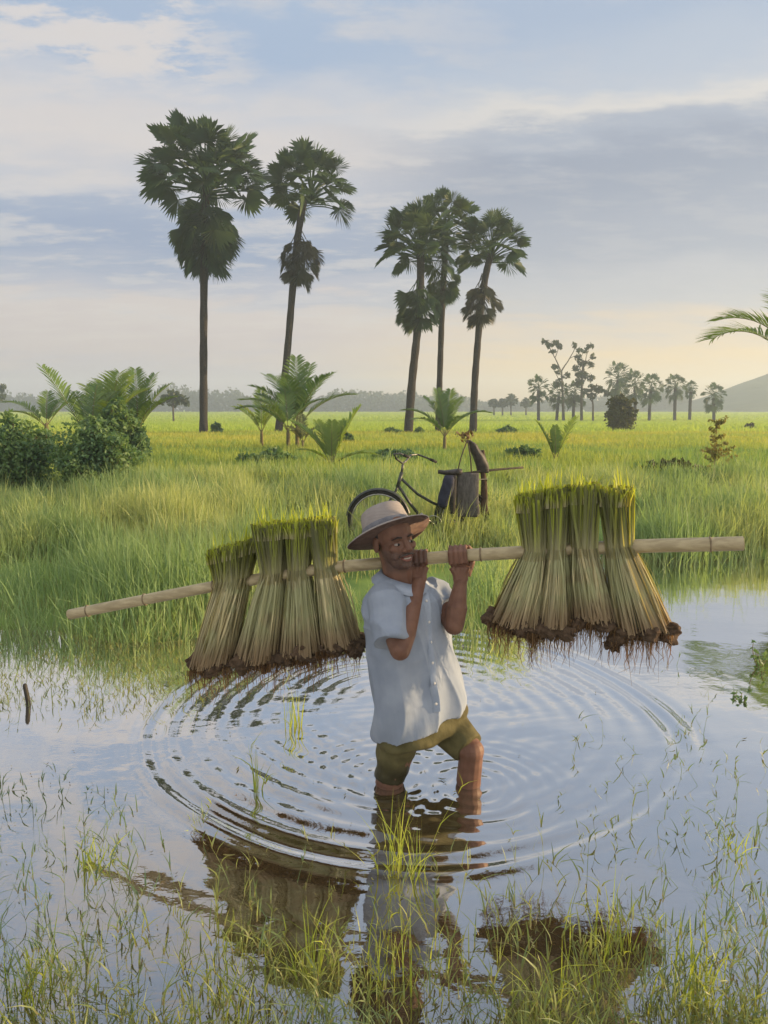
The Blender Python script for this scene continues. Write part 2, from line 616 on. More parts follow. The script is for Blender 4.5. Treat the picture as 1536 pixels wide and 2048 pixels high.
def fan_leaf(qb, hub, d, nrmv, rad, spread, rnd, nseg, droop, g):
    """fan leaf: pleated segments joined near the hub, split and drooping at the tips"""
    d, nrmv = nrm(d), nrm(nrmv - d * np.dot(nrmv, nrm(d)))
    side = np.cross(d, nrmv)
    a = np.linspace(-spread, spread, nseg) + g.normal(0, 0.03, nseg)
    ln = rad * (0.74 + 0.26 * np.cos(a * 0.55)) * g.uniform(0.90, 1.05, nseg)
    dirs = np.cos(a)[:, None] * d + np.sin(a)[:, None] * side + 0.22 * np.abs(np.sin(a))[:, None] * nrmv
    lat = -np.sin(a)[:, None] * d + np.cos(a)[:, None] * side
    wid = ln * (spread / nseg) * 0.66
    mid = hub + dirs * (ln * 0.66)[:, None]
    tip = hub + dirs * ln[:, None] + np.array([0, 0, -1.0]) * (ln * droop * g.uniform(0.5, 1.4, nseg))[:, None]
    mid = mid + np.array([0, 0, -1.0]) * (ln * droop * 0.22)[:, None]
    hubs = np.repeat(hub[None], nseg, 0)
    pl = nrmv[None] * (0.05 * rad)
    V = np.stack([hubs, mid - lat * wid[:, None] + pl, tip, mid + lat * wid[:, None] - pl], 1)
    Q = np.arange(nseg * 4).reshape(nseg, 4)
    qb.add(V.reshape(-1, 3), Q, rnd + np.repeat(g.uniform(-0.12, 0.12, nseg), 4), 1.0)


def petiole(qb, a, b, w, rnd):
    d = nrm(b - a)
    s = nrm(np.cross(d, [0.3, 0.2, 1.0]))
    s2 = np.cross(d, s)
    mid = (a + b) / 2 + np.array([0, 0, 0.04 * np.linalg.norm(b - a)])
    C = np.stack([a, mid, b])[None]
    for q in (s, s2):
        qb.ribbons(C, np.array([[w, w * 0.8, w * 0.6]]), q[None], np.array([rnd]))


def fan_crown(centre, rad, n, seed, lo=-0.45, nseg=22, flat=0.9, holes=(), leaf=0.37):
    g = np.random.default_rng(seed)
    qb = QB()
    for i in range(n):
        z = lo + (1 - lo) * ((i + 0.5) / n) ** 0.9
        ph = i * 2.39996 + g.uniform(-0.35, 0.35)
        z = np.clip(z + g.normal(0, 0.05), -1, 1)
        h = math.sqrt(max(0, 1 - z * z))
        d = np.array([h * math.cos(ph), h * math.sin(ph), z])
        if any(np.dot(nrm(d), nrm(q)) > lim for q, lim in holes):
            continue
        d = nrm(d)
        pl = rad * (1 - leaf) * g.uniform(0.8, 1.1)
        hub = centre + d * np.array([1, 1, flat]) * pl + np.array([0, 0, -0.05 * rad * (1 - z)])
        root = centre + np.array([0, 0, -0.35 * rad]) * (1 - z) * 0.6
        rnd = g.uniform(0.1, 0.9)
        petiole(qb, root, hub, 0.02 * rad / 1.3, rnd * 0.6)
        up = np.array([0, 0, 1.0]) + g.normal(0, 0.35, 3)
        if z > 0.75:
            up = np.array([math.cos(ph), math.sin(ph), 0.2])
        tilt = nrm(d + np.array([0, 0, -0.25 * (1 - z)]))
        fan_leaf(qb, hub, tilt, up, rad * leaf * g.uniform(0.85, 1.05), R(g.uniform(105, 135)), rnd, nseg, g.uniform(0.02, 0.16) + 0.1 * (1 - z), g)
    return qb


def skirt(centre, top, bot, rad, n, seed, nseg=16):
    """hanging old fan leaves round the upper trunk, from height top down to bot (relative to centre)"""
    g = np.random.default_rng(seed)
    qb = QB()
    for i in range(n):
        f = (i + 0.5) / n
        ph = i * 2.39996 + g.uniform(-0.4, 0.4)
        out = rad * (0.22 + 0.30 * math.sin(PI * min(1, f * 1.1))) * g.uniform(0.7, 1.2)
        z = top + (bot - top) * f * 0.72
        o2 = np.array([math.cos(ph), math.sin(ph), 0.0])
        hub = centre + o2 * out + np.array([0, 0, z])
        petiole(qb, centre + np.array([0, 0, z + 0.5 * rad]), hub, 0.022 * rad, 0.4)
        d = nrm(o2 * g.uniform(0.25, 0.75) + np.array([0, 0, -1.0]))
        fan_leaf(qb, hub, d, o2 + g.normal(0, 0.2, 3), rad * 0.62 * g.uniform(0.75, 1.1), R(g.uniform(45, 85)), g.uniform(0, 1), nseg, 0.12, g)
    return qb


def palm(label, px_base, y_dist, trunk, crown, skirt_px, seed, n=46, lo=-0.45, flat=1.0, holes=(), nseg=28, leaf=0.37, w=(13, 8), group='tall sugar palms behind the paddy'):
    """trunk: photo points from base up to the crown; crown: (px, py, radius in px)"""
    base = P(px_base[0], px_base[1], y_dist)
    base[2] = ground_z(base[0], y_dist)
    th = thing('sugar_palm', base, label, 'palm tree', group)
    m = mpp(y_dist)
    pts = [base + np.array([0, 0, -0.3]), base] + [P(x, y, y_dist) for x, y in trunk]
    pts = np.array(pts)
    q = np.linspace(0, len(pts) - 1, 34)
    sm = np.stack([np.interp(q, np.arange(len(pts)), pts[:, k]) for k in range(3)], 1)
    for _ in range(3):
        sm[1:-1] = (sm[:-2] + 2 * sm[1:-1] + sm[2:]) / 4
    f = np.linspace(0, 1, len(sm))
    rad = m * (w[1] + (w[0] - w[1]) * np.exp(-f * 7)) * (1 + 0.05 * np.sin(np.arange(len(sm)) * 2.1))
    tb = MB()
    tb.tube(sm, rad, 12)
    part('trunk', tb, BARK, th)
    c = P(crown[0], crown[1], y_dist)
    qb = fan_crown(c, crown[2] * m, n, seed, lo, nseg, flat, holes, leaf)
    link('crown', qb.mesh('crown'), GREEN_FAN, th)
    if skirt_px:
        x, y0, y1, r, ns, mat = skirt_px
        cc = P(x, y0, y_dist)
        qs = skirt(cc, 0, (y0 - y1) * m, r * m, ns, seed + 5, max(10, nseg - 6))
        link('hanging_leaves', qs.mesh('hanging_leaves'), mat, th)
    return th


palm('tallest sugar palm with a broad crown and a thick skirt of drooping leaves', (407, 868), 44, [(407, 700), (408, 540), (410, 420), (413, 365)],
     (412, 350, 136), (411, 415, 548, 76, 46, GREEN_FAN), 3, 64, -0.42, 0.76, leaf=0.32, w=(13, 7.2))
palm('curving sugar palm with a small brown skirt right beside the tallest palm', (556, 866), 46, [(566, 790), (577, 680), (585, 580), (594, 480), (608, 400)],
     (622, 380, 94), (598, 478, 578, 50, 30, DRY_FAN), 14, 46, -0.42, 1.0, w=(11, 6.6))
palm('leaning sugar palm at the left of the group of three', (816, 866), 44, [(824, 760), (832, 690), (839, 620), (842, 530), (840, 500)],
     (838, 492, 92), (838, 575, 665, 52, 26, GREEN_FAN), 25, 46, -0.5, 0.95, w=(13, 7.4))
palm('middle sugar palm of the group of three, its crown the highest of them', (876, 862), 47, [(879, 770), (883, 650), (887, 560), (893, 470)],
     (892, 452, 76), (888, 530, 618, 42, 20, GREEN_FAN), 36, 44, -0.5, 1.0, w=(9, 5.6))
palm('sugar palm at the right of the group of three with a drooping outer leaf', (946, 862), 45, [(949, 770), (955, 690), (962, 610), (973, 540), (982, 508)],
     (985, 500, 82), (963, 570, 658, 46, 26, DRY_FAN), 47, 42, -0.40, 1.0, w=(11, 6.4))

far_list = [
    (1077, 842, 1077, 772, 24, 'far sugar palm standing leftmost in the hazy grove'),
    (1113, 846, 1118, 785, 25, 'far sugar palm in front of the tall bare branched tree'),
    (1146, 842, 1150, 782, 25, 'far sugar palm just right of the tall bare branched tree'),
    (1226, 846, 1236, 752, 30, 'far sugar palm rising behind the round bush, tallest crown of its clump'),
    (1270, 846, 1270, 765, 27, 'far sugar palm in the middle of the clump behind the round bush'),
    (1298, 847, 1302, 772, 27, 'far sugar palm at the right edge of the clump behind the round bush'),
    (1349, 847, 1351, 768, 25, 'far sugar palm standing alone with a full round crown'),
    (1379, 845, 1382, 775, 15, 'thin far sugar palm close beside the lone round crowned one'),
    (1428, 838, 1428, 788, 25, 'far sugar palm in front of the foot of the hazy hill'),
]
for i, (bx, by, cx, cy, r, lab) in enumerate(far_list):
    yd = 110 + 3 * (i % 4)
    palm(lab, (bx, by), yd, [(bx + (cx - bx) * 0.4, by + (cy - by) * 0.5), (cx, cy + 8)], (cx, cy, r * 1.05),
         (cx, cy + r * 0.35, cy + r * 1.35, r * 0.95, 10, GREEN_FAN), 60 + i, 26, -0.75, 1.05, nseg=12, w=(4.2, 3.0), group='far sugar palms in the haze')


def leaf_cloud(qb, c, r, n, size, g, shell=0.55, stretch=1.6):
    d = g.normal(size=(n, 3))
    d /= np.linalg.norm(d, axis=1)[:, None]
    rr = shell + (1 - shell) * g.random(n) ** 0.7
    p = np.asarray(c) + d * rr[:, None] * np.asarray(r)
    a = g.normal(size=(n, 3)) + d * 0.6 + np.array([0, 0, -0.3])
    a /= np.linalg.norm(a, axis=1)[:, None]
    b = np.cross(a, g.normal(size=(n, 3)))
    b /= np.linalg.norm(b, axis=1)[:, None]
    s = size * g.uniform(0.6, 1.3, n)[:, None]
    V = np.stack([p - a * s * stretch * 0.5, p + b * s * 0.5, p + a * s * stretch * 0.5, p - b * s * 0.5], 1)
    qb.add(V.reshape(-1, 3), np.arange(n * 4).reshape(n, 4), np.repeat(np.clip(g.normal(0.5, 0.25, n), 0, 1), 4), 1.0)


def limb(mb, a, b, r0, r1, g, n=6, bend=0.08):
    a, b = np.asarray(a, float), np.asarray(b, float)
    L = np.linalg.norm(b - a)
    t = np.linspace(0, 1, n)[:, None]
    pts = a + (b - a) * t + np.cumsum(g.normal(0, bend * L / n, (n, 3)), 0) * (1 - t) * t * 4
    mb.tube(pts, np.linspace(r0, r1, n), 7)
    return pts


def bare_tree(label, yd, trunk_px, branches, clumps, seed, size=0.45, mat=FAR_LEAF, name='tall_tree', group=None, r0=3.2, dens=1.0):
    g = np.random.default_rng(seed)
    m = mpp(yd)
    base = P(*trunk_px[0], yd)
    base[2] = ground_z(base[0], yd)
    th = thing(name, base, label, 'tree', group)
    tb = MB()
    pts = [base - np.array([0, 0, .2])] + [P(x, y, yd) for x, y in trunk_px[1:]]
    tb.tube(np.array(pts), np.linspace(r0 * m, r0 * 0.45 * m, len(pts)), 8)
    for (x0, y0, x1, y1, w) in branches:
        off = g.uniform(-1, 1) * 6 * m
        b = P(x1, y1, yd)
        b[1] += off
        limb(tb, P(x0, y0, yd), b, w * m, w * 0.4 * m, g)
    part('trunk', tb, TREE_BARK, th)
    qb = QB()
    for (x, y, r, k) in clumps:
        c = P(x, y, yd)
        c[1] += g.uniform(-1, 1) * 5 * m
        leaf_cloud(qb, c, np.array([r, r, r * 0.75]) * m, int(k * dens), size, g, 0.2)
    link('crown', qb.mesh('crown'), mat, th)
    return th


bare_tree('tall sparse tree with bare forked branches rising above the hazy palms', 112, [(1127, 846), (1126, 800), (1123, 742)],
          [(1123, 745, 1098, 690, 1.4), (1110, 716, 1120, 686, 0.8), (1123, 742, 1152, 690, 1.4), (1138, 718, 1160, 706, 0.7), (1104, 702, 1088, 684, 0.7), (1125, 770, 1108, 735, 0.9)],
          [(1090, 683, 8, 26), (1100, 690, 8, 26), (1112, 686, 7, 20), (1120, 692, 7, 18), (1104, 704, 7, 16), (1150, 690, 7, 18), (1158, 700, 6, 14), (1108, 733, 8, 26), (1118, 745, 7, 18), (1132, 752, 9, 26), (1118, 765, 9, 26)], 201)
bare_tree('sparse leafy tree just right of the tall bare branched one', 114, [(1163, 846), (1163, 790), (1166, 720)],
          [(1166, 745, 1180, 692, 1.0), (1165, 750, 1150, 715, 0.9), (1166, 730, 1186, 712, 0.8), (1165, 765, 1182, 745, 0.8)],
          [(1180, 692, 7, 20), (1170, 702, 8, 24), (1186, 713, 7, 20), (1156, 716, 9, 32), (1168, 725, 11, 50), (1182, 730, 9, 34), (1150, 738, 9, 36), (1166, 748, 13, 80), (1180, 758, 8, 30), (1158, 765, 11, 54)], 202)
bare_tree('short forked tree left of the round bush', 110, [(1186, 845), (1186, 810), (1184, 790)], [(1185, 805, 1172, 780, 0.9), (1185, 800, 1200, 778, 0.9)],
          [(1172, 782, 9, 40), (1186, 776, 11, 60), (1200, 780, 10, 50), (1212, 788, 7, 24), (1182, 792, 9, 36)], 203, r0=2.4)
bare_tree('small flat topped tree alone in the far left field', 100, [(347, 832), (346, 815), (348, 800)], [(347, 815, 332, 796, 0.8), (347, 812, 364, 796, 0.8)],
          [(330, 797, 12, 60), (346, 790, 14, 90), (364, 797, 13, 70), (348, 803, 16, 70), (374, 806, 6, 16), (322, 805, 6, 16)], 204, 0.4, FAR_LEAF, 'small_tree', r0=2.2)
bare_tree('hazy tree cut off by the left edge of the view', 130, [(-6, 832), (-6, 810), (-5, 785)], [(-6, 805, -16, 785, 0.8), (-6, 800, 4, 780, 0.8)],
          [(-14, 782, 13, 70), (0, 776, 12, 90), (2, 793, 10, 50)], 205, 0.5, FAR_LEAF, 'small_tree', r0=2.2)
for i, (x, y, r, lab) in enumerate(((988, 806, 9, 'dim round tree far behind the parked bicycle, leftmost of its row'), (1005, 806, 10, 'dim tree far behind the parked bicycle, second of its row'), (1022, 800, 14, 'taller dim tree with a rounded top far left of the hazy palms'), (1052, 806, 11, 'dim tree close left of the first hazy palm'))):
    bare_tree(lab, 190, [(x, 836), (x, 820), (x, y)], [(x, 820, x - 5, y, 0.8), (x, 820, x + 5, y, 0.8)],
              [(x - r * .4, y + 2, r * 0.7, 60), (x + r * .4, y + 2, r * 0.7, 60), (x, y - r * .3, r * 0.8, 80), (x, y + r * .5, r * .6, 30)], 210 + i, 0.6, FAR_LEAF, 'small_tree', 'dim trees far across the fields', r0=2.0)


def bush(label, yd, x, ybase, w, h, n, leaf, seed, mat=BUSH_LEAF, lumps=9, name='bush', group=None, stretch=1.7):
    """leafy bush: stems fanning from the foot, clumps of leaves at their ends"""
    g = np.random.default_rng(seed)
    m = mpp(yd)
    base = P(x, ybase, yd)
    base[2] = ground_z(base[0], yd)
    th = thing(name, base, label, 'bush', group)
    sb, qb = MB(), QB()
    for i in range(lumps):
        a = 2 * PI * (i + g.uniform(-.3, .3)) / lumps
        q = g.uniform(0.1, 1.0)
        top = base + np.array([math.cos(a) * w * 0.36 * m * q, math.sin(a) * w * 0.30 * m * q, h * m * (1 - 0.45 * q * q) * g.uniform(0.45, 0.95)])
        limb(sb, base + np.array([math.cos(a), math.sin(a), 0]) * 0.015 * w * m, top, 0.010 * w * m, 0.003 * w * m, g, 5, 0.15)
        for f, s in ((1.0, 0.21), (0.55, 0.25)):
            c = base + (top - base) * f
            leaf_cloud(qb, c, np.array([w * s, w * s, h * s * 1.1]) * m * g.uniform(0.6, 1.25), n // lumps // 2, leaf, g, 0.35, stretch)
    for i in range(lumps * 3):
        a = g.uniform(0, 2 * PI)
        q = g.uniform(0.0, 1.0)
        f0 = base + np.array([math.cos(a), math.sin(a), 0]) * 0.012 * w * m
        f1 = base + np.array([math.cos(a) * w * 0.42 * m * q, math.sin(a) * w * 0.34 * m * q, h * m * (1.02 - 0.35 * q) * g.uniform(0.75, 1.15)])
        pts = limb(sb, f0, f1, 0.004 * w * m, 0.002 * w * m, g, 6, 0.15)
        for p in pts[3:]:
            leaf_cloud(qb, p, 0.05 * w * m, 14, leaf * 1.1, g, 0.1, stretch + 0.5)
    part('stems', sb, TREE_BARK, th)
    link('foliage', qb.mesh('foliage'), mat, th)
    return th


bush('big round dark bush standing in the field before the far palms', 52, 1240, 864, 84, 70, 5200, 0.14, 301, OLIVE_LEAF, 13)
bush('dense leafy bush at the left edge with dark gaps', 12.6, 30, 985, 215, 140, 9000, 0.042, 302, lumps=24)
bush('dense leafy bush below the left coconut palms, right of the edge bush', 12.2, 195, 990, 205, 138, 9000, 0.042, 303, lumps=24)
bush('taller bushy shrub wrapped round the foot of the left coconut palms', 17, 245, 940, 125, 135, 5000, 0.06, 304, lumps=18)
bush('low dark shrub behind the left edge bush', 16, 95, 930, 120, 62, 1800, 0.09, 305, lumps=9)
bush('small shrub at the foot of the tallest sugar palm', 43.6, 433, 868, 30, 24, 500, 0.12, 306, BUSH_LEAF, 6)
bush('low bush at the left foot of the leaning sugar palm', 43.6, 785, 870, 44, 14, 500, 0.12, 307, BUSH_LEAF, 6)
bush('low bush at the right foot of the leaning sugar palm', 43.4, 838, 870, 26, 16, 350, 0.12, 308, BUSH_LEAF, 6)
bush('low bush in the field right of the group of three palms', 43, 1015, 870, 56, 18, 600, 0.12, 309, BUSH_LEAF, 7)
bush('low bush in the field by the brown coconut sapling', 30, 690, 900, 40, 26, 500, 0.10, 310, BUSH_LEAF, 7)
bush('dusky low bush in the long grass behind the coconut clump', 18, 545, 945, 150, 30, 1500, 0.09, 311, lumps=11)
bush('dusky low bush in the long grass left of the bicycle', 18.5, 790, 938, 110, 30, 1200, 0.09, 312, lumps=9)
bush('dusky low bush in the long grass behind the carrying stick of the bicycle', 20, 1045, 932, 90, 30, 1000, 0.09, 313, lumps=9)
bush('low brownish scrub in the long grass at the right', 15, 1350, 958, 150, 34, 1400, 0.07, 314, OLIVE_LEAF, 11)
bush('tiny dark bush alone in the far right field', 60, 1500, 856, 24, 12, 240, 0.14, 315, OLIVE_LEAF, 5)


def frond(qb, mb, base, azm, elev, L, droop, g, nl=40, lw=0.028, ll=0.32, start=0.2, rr=0.012, lift=0.35):
    """pinnate palm frond: arching midrib (into mb) with leaflets both sides (into qb)"""
    k = 14
    t = np.linspace(0, 1, k)
    e = elev - droop * t ** 1.4
    ds = L / (k - 1)
    hd = np.array([math.cos(azm), math.sin(azm), 0])
    step = np.cos(e)[:, None] * hd + np.sin(e)[:, None] * np.array([0, 0, 1.0])
    pts = base + np.concatenate([[np.zeros(3)], np.cumsum(step[:-1] * ds, 0)])
    mb.tube(pts, np.linspace(rr, rr * 0.25, k), 5)
    side = np.array([-math.sin(azm), math.cos(azm), 0])
    s = np.linspace(start, 1.0, nl)
    C = np.stack([np.interp(s, t, pts[:, j]) for j in range(3)], 1)
    T = np.stack([np.interp(s, t, step[:, j]) for j in range(3)], 1)
    U = np.cross(side, T)
    if U[0][2] < 0:
        U = -U
    ln = ll * L * (0.35 + 0.65 * np.sin(PI * np.clip((s - start) / (1 - start) * 0.86 + 0.12, 0, 1))) * g.uniform(0.88, 1.08, nl)
    for sg in (-1, 1):
        d = T * 0.75 + sg * side * 0.8 + U * lift + g.normal(0, 0.06, (nl, 3))
        d /= np.linalg.norm(d, axis=1)[:, None]
        q = np.linspace(0, 1, 4)
        L3 = C[:, None] + d[:, None] * (ln[:, None] * q)[..., None] + np.array([0, 0, -1.0]) * (0.22 * ln[:, None] * q ** 2)[..., None]
        W = lw * L * np.array([0.35, 1.0, 0.75, 0.06])[None] * np.ones((nl, 1)) * 0.5
        qb.ribbons(L3, W, T * 0.9 - d * 0.2, np.clip(g.uniform(0, 1) * 0.6 + g.uniform(0, 0.4, nl), 0, 1))


def coconut(label, yd, x, ybase, fr, seed, stem=0.0, mat=COCO_LEAF, name='coconut_sapling', group='young coconut palms in the grass', lw=0.030, ll=0.30, nl=40, bx=0.0, base=None):
    """fr: list of (azimuth in the picture plane deg 0=right 90=away, elevation deg, length m, droop deg)"""
    g = np.random.default_rng(seed)
    if base is None:
        base = P(x, ybase, yd)
        base[2] = ground_z(base[0], yd)
    th = thing(name, base, label, 'coconut palm', group)
    sb, qb, rb = MB(), QB(), MB()
    top = base + np.array([bx, 0, stem])
    r0 = 0.035 + 0.03 * stem
    sb.tube(np.array([base - [0, 0, 0.1], base + [0, 0, 0.05], (base + top) / 2 + [0, 0, .03], top, top + [0, 0, 0.16]]), [r0 * 1.5, r0 * 1.4, r0 * 1.1, r0 * 1.0, r0 * 0.5], 9)
    part('trunk', sb, COCO_STEM, th)
    for a, e, L, dr in fr:
        frond(qb, rb, top + np.array([0, 0, 0.05]), R(a + g.uniform(-6, 6)), R(e), L, R(dr), g, nl, lw, ll)
    part('midribs', rb, COCO_STEM, th)
    link('fronds', qb.mesh('fronds'), mat, th)
    return th


coconut('big dark green coconut palm in the middle of the coconut clump', 24.5, 595, 908, [(10, 50, 2.3, 55), (170, 48, 2.2, 60), (60, 80, 2.3, 35), (100, 84, 2.4, 25), (140, 68, 2.3, 45), (320, 70, 2.2, 50), (30, 68, 2.3, 40), (200, 62, 2.1, 55), (255, 76, 2.0, 50), (85, 70, 2.2, 50)], 401, 0.85)
coconut('dark coconut sapling with bluish drooping leaves at the left of the clump', 23.5, 577, 915, [(175, 52, 1.9, 75), (150, 66, 1.8, 60), (20, 64, 1.6, 60), (240, 55, 1.7, 70), (100, 78, 1.7, 40)], 402, 0.75, lw=0.034)
coconut('slim pale green coconut sapling left of the coconut clump', 26, 524, 900, [(100, 84, 1.6, 20), (165, 58, 1.5, 50), (20, 66, 1.3, 50), (200, 70, 1.3, 50), (330, 70, 1.3, 60)], 403, 0.62, COCO_LIGHT)
coconut('dry brown leaved coconut sapling in the shade of the big one', 22.5, 606, 925, [(150, 60, 0.9, 60), (30, 60, 0.9, 60), (95, 75, 1.0, 40), (240, 55, 0.8, 60)], 404, 0.40, TWIG and OLIVE_LEAF)
coconut('young coconut sapling with wide spread bright leaves in front of the clump', 16.6, 664, 955, [(168, 60, 1.35, 35), (15, 70, 1.45, 18), (0, 34, 1.05, 55), (95, 82, 1.0, 15), (140, 72, 1.1, 25), (200, 45, 0.9, 55), (50, 74, 1.1, 25)], 405, 0.12, COCO_LIGHT, lw=0.045, ll=0.34, nl=34)
coconut('coconut sapling behind the bicycle with a tuft of upright leaves', 23.5, 889, 916, [(170, 58, 1.7, 70), (8, 56, 1.75, 75), (110, 80, 1.6, 25), (70, 78, 1.6, 25), (150, 74, 1.5, 40), (40, 72, 1.5, 40), (215, 50, 1.4, 65), (300, 55, 1.3, 60)], 406, 0.55, lw=0.034)
coconut('small two leaved coconut sapling in the grass above the right bundles', 19, 1110, 936, [(165, 70, 1.15, 18), (20, 66, 1.25, 12), (90, 85, 0.9, 10), (130, 82, 0.8, 12)], 407, 0.08, COCO_LIGHT, lw=0.05, ll=0.28, nl=30)
coconut('coconut sapling with a leaning leaf behind the left bushes', 20, 96, 905, [(165, 50, 1.5, 60), (20, 58, 1.5, 60), (110, 72, 1.2, 45), (60, 66, 1.1, 50), (230, 45, 1.1, 60)], 408, 0.9, lw=0.034)
coconut('tall left coconut palm with one long leaf pointing up to the left', 17.5, 188, 950, [(172, 62, 2.2, 12), (60, 78, 1.6, 55), (25, 66, 1.4, 75), (140, 80, 1.5, 50), (330, 66, 1.3, 70), (90, 84, 1.6, 40)], 409, 0.5)
coconut('bright leaved coconut palm in the middle of the left thicket', 18, 225, 945, [(85, 82, 1.7, 40), (30, 74, 1.5, 60), (150, 76, 1.5, 50), (300, 66, 1.3, 70), (120, 78, 1.6, 50), (60, 80, 1.6, 40)], 410, 0.75, COCO_LIGHT, ll=0.42)
coconut('dark coconut palm at the right of the left thicket with spiky leaf tips', 19, 280, 932, [(5, 62, 1.4, 55), (60, 78, 1.6, 30), (110, 82, 1.7, 30), (150, 68, 1.4, 50), (330, 64, 1.2, 60), (35, 70, 1.5, 40)], 411, 0.85)

# the coconut palm whose trunk stands outside the view on the right
cb = G(1640, 1010, 0.0)
cb[2] = ground_z(cb[0], cb[1])
yd = cb[1]
topc = P(1600, 770, yd)
coconut('tall coconut palm beyond the right edge, one arching frond reaching into view', yd, 0, 0,
        [(150, 74, 1.75, 95), (120, 60, 1.9, 90), (20, 70, 2.2, 80), (75, 74, 2.2, 80), (300, 60, 2.1, 85), (240, 64, 1.9, 100), (350, 50, 2.1, 90), (50, 80, 2.0, 60)], 412, topc[2] - cb[2], bx=topc[0] - cb[0], base=cb, name='coconut_palm', group=None, mat=COCO_LIGHT, lw=0.022, ll=0.36, nl=50)

# dry yellow weed at the right
g = np.random.default_rng(77)
b0 = P(1428, 958, 14.2)
b0[2] = ground_z(b0[0], b0[1])
tw = thing('dry_weed', b0, 'thin dry yellowish weed with feathery side twigs at the right', 'weed')
sb, qb = MB(), QB()
m = mpp(14.2)
top = b0 + np.array([0.02, 0, 128 * m])
stem = limb(sb, b0, top, 0.010, 0.003, g, 9, 0.05)
for i in range(26):
    f = g.uniform(0.08, 0.95)
    a = b0 + (top - b0) * f
    ang = g.uniform(0, 2 * PI)
    L = (1 - f * 0.75) * 0.44 * g.uniform(0.5, 1.1)
    e = a + np.array([math.cos(ang) * L, math.sin(ang) * L, L * g.uniform(0.2, 0.8)])
    pts = limb(sb, a, e, 0.004, 0.0015, g, 5, 0.2)
    for p in pts[1:]:
        leaf_cloud(qb, p, 0.05, 7, 0.035, g, 0.1, 2.2)
part('stems', sb, TWIG, tw)
link('leaves', qb.mesh('leaves'), leaf_mat('dry_weed_leaf', (0.22, 0.20, 0.06), (0.30, 0.26, 0.08), transl=0.4), tw)

# far-off wood along the horizon
g = np.random.default_rng(5)
qb = QB()
for i in range(600):
    x = -360 + 525 * (i + g.uniform(-.5, .5)) / 600
    y = 400 + g.uniform(-14, 18)
    h = 1.42 * (7.5 + 2.2 * math.sin(x * 0.05 + 1) + 1.2 * math.sin(x * 0.21)) * g.uniform(0.70, 1.18) * (0.72 if 0 < x < 140 else 1.0)
    z0 = float(ground_z(x, y))
    w = g.uniform(2.4, 4.6)
    leaf_cloud(qb, (x, y, z0 + h * 0.62), (w, w, h * 0.36), 50, 1.5, g, 0.3, 1.2)
    leaf_cloud(qb, (x, y, z0 + h * 0.22), (w * 1.1, w, h * 0.28), 26, 1.7, g, 0.2, 1.2)
wood = link('treeline', qb.mesh('treeline'), FAR_LEAF)
wood['kind'] = 'stuff'
wood['label'] = 'hazy far wood along the horizon'

# ------------------------------------------------------------------ grass
def blades(n, base, h, w, lean, lean_dir, g, k=4, facing=None, curl=1.7):
    """centre lines, widths and sides for n blades"""
    s = np.linspace(0, 1, k)
    ld = np.stack([np.cos(lean_dir), np.sin(lean_dir), np.zeros(n)], 1)
    C = base[:, None] + np.array([0, 0, 1.0]) * (h[:, None] * (s - 0.25 * lean[:, None] * s ** 2))[..., None] + ld[:, None] * (h[:, None] * lean[:, None] * s ** curl)[..., None]
    Wd = w[:, None] * np.array([1.0, 0.8, 0.04] if k == 3 else [0.8, 1.0, 0.7, 0.04] if k == 4 else np.clip(1.05 - s ** 2.2, 0.04, 1))[None]
    f = g.uniform(0, PI, n) if facing is None else facing
    Sd = np.stack([np.cos(f), np.sin(f), np.zeros(n)], 1)
    return C, Wd, Sd


BANK_GRASS = leaf_mat('bank_grass', (0.29, 0.37, 0.17), (0.52, 0.55, 0.25), base=(0.36, 0.37, 0.20), transl=0.5, patch=(0.24, 0.36, 0.17), patch_scale=0.55, rough=0.5, spec=0.3)
FIELD_GRASS = leaf_mat('field_grass', (0.28, 0.37, 0.09), (0.42, 0.46, 0.10), transl=0.46, patch=(0.18, 0.31, 0.11), patch_scale=0.35, rough=0.6)
RIPE_RICE = leaf_mat('ripe_rice', (0.38, 0.40, 0.09), (0.48, 0.47, 0.10), transl=0.46, patch=(0.30, 0.40, 0.10), patch_scale=0.2, rough=0.6)


YOUNG_RICE = leaf_mat('young_rice', (0.29, 0.40, 0.08), (0.40, 0.50, 0.10), transl=0.5, patch=(0.36, 0.44, 0.09), patch_scale=0.06, rough=0.6)


def scatter_wedge(n, y0, y1, g, margin=1.12, power=1.0):
    """random ground points in the strip of field between two distances"""
    y = (y0 ** 2 + (y1 ** 2 - y0 ** 2) * g.random(n) ** power) ** 0.5
    half = 0.52 * (y + 0.6) * margin + 0.4
    x = (g.random(n) * 2 - 1) * half
    return x, y


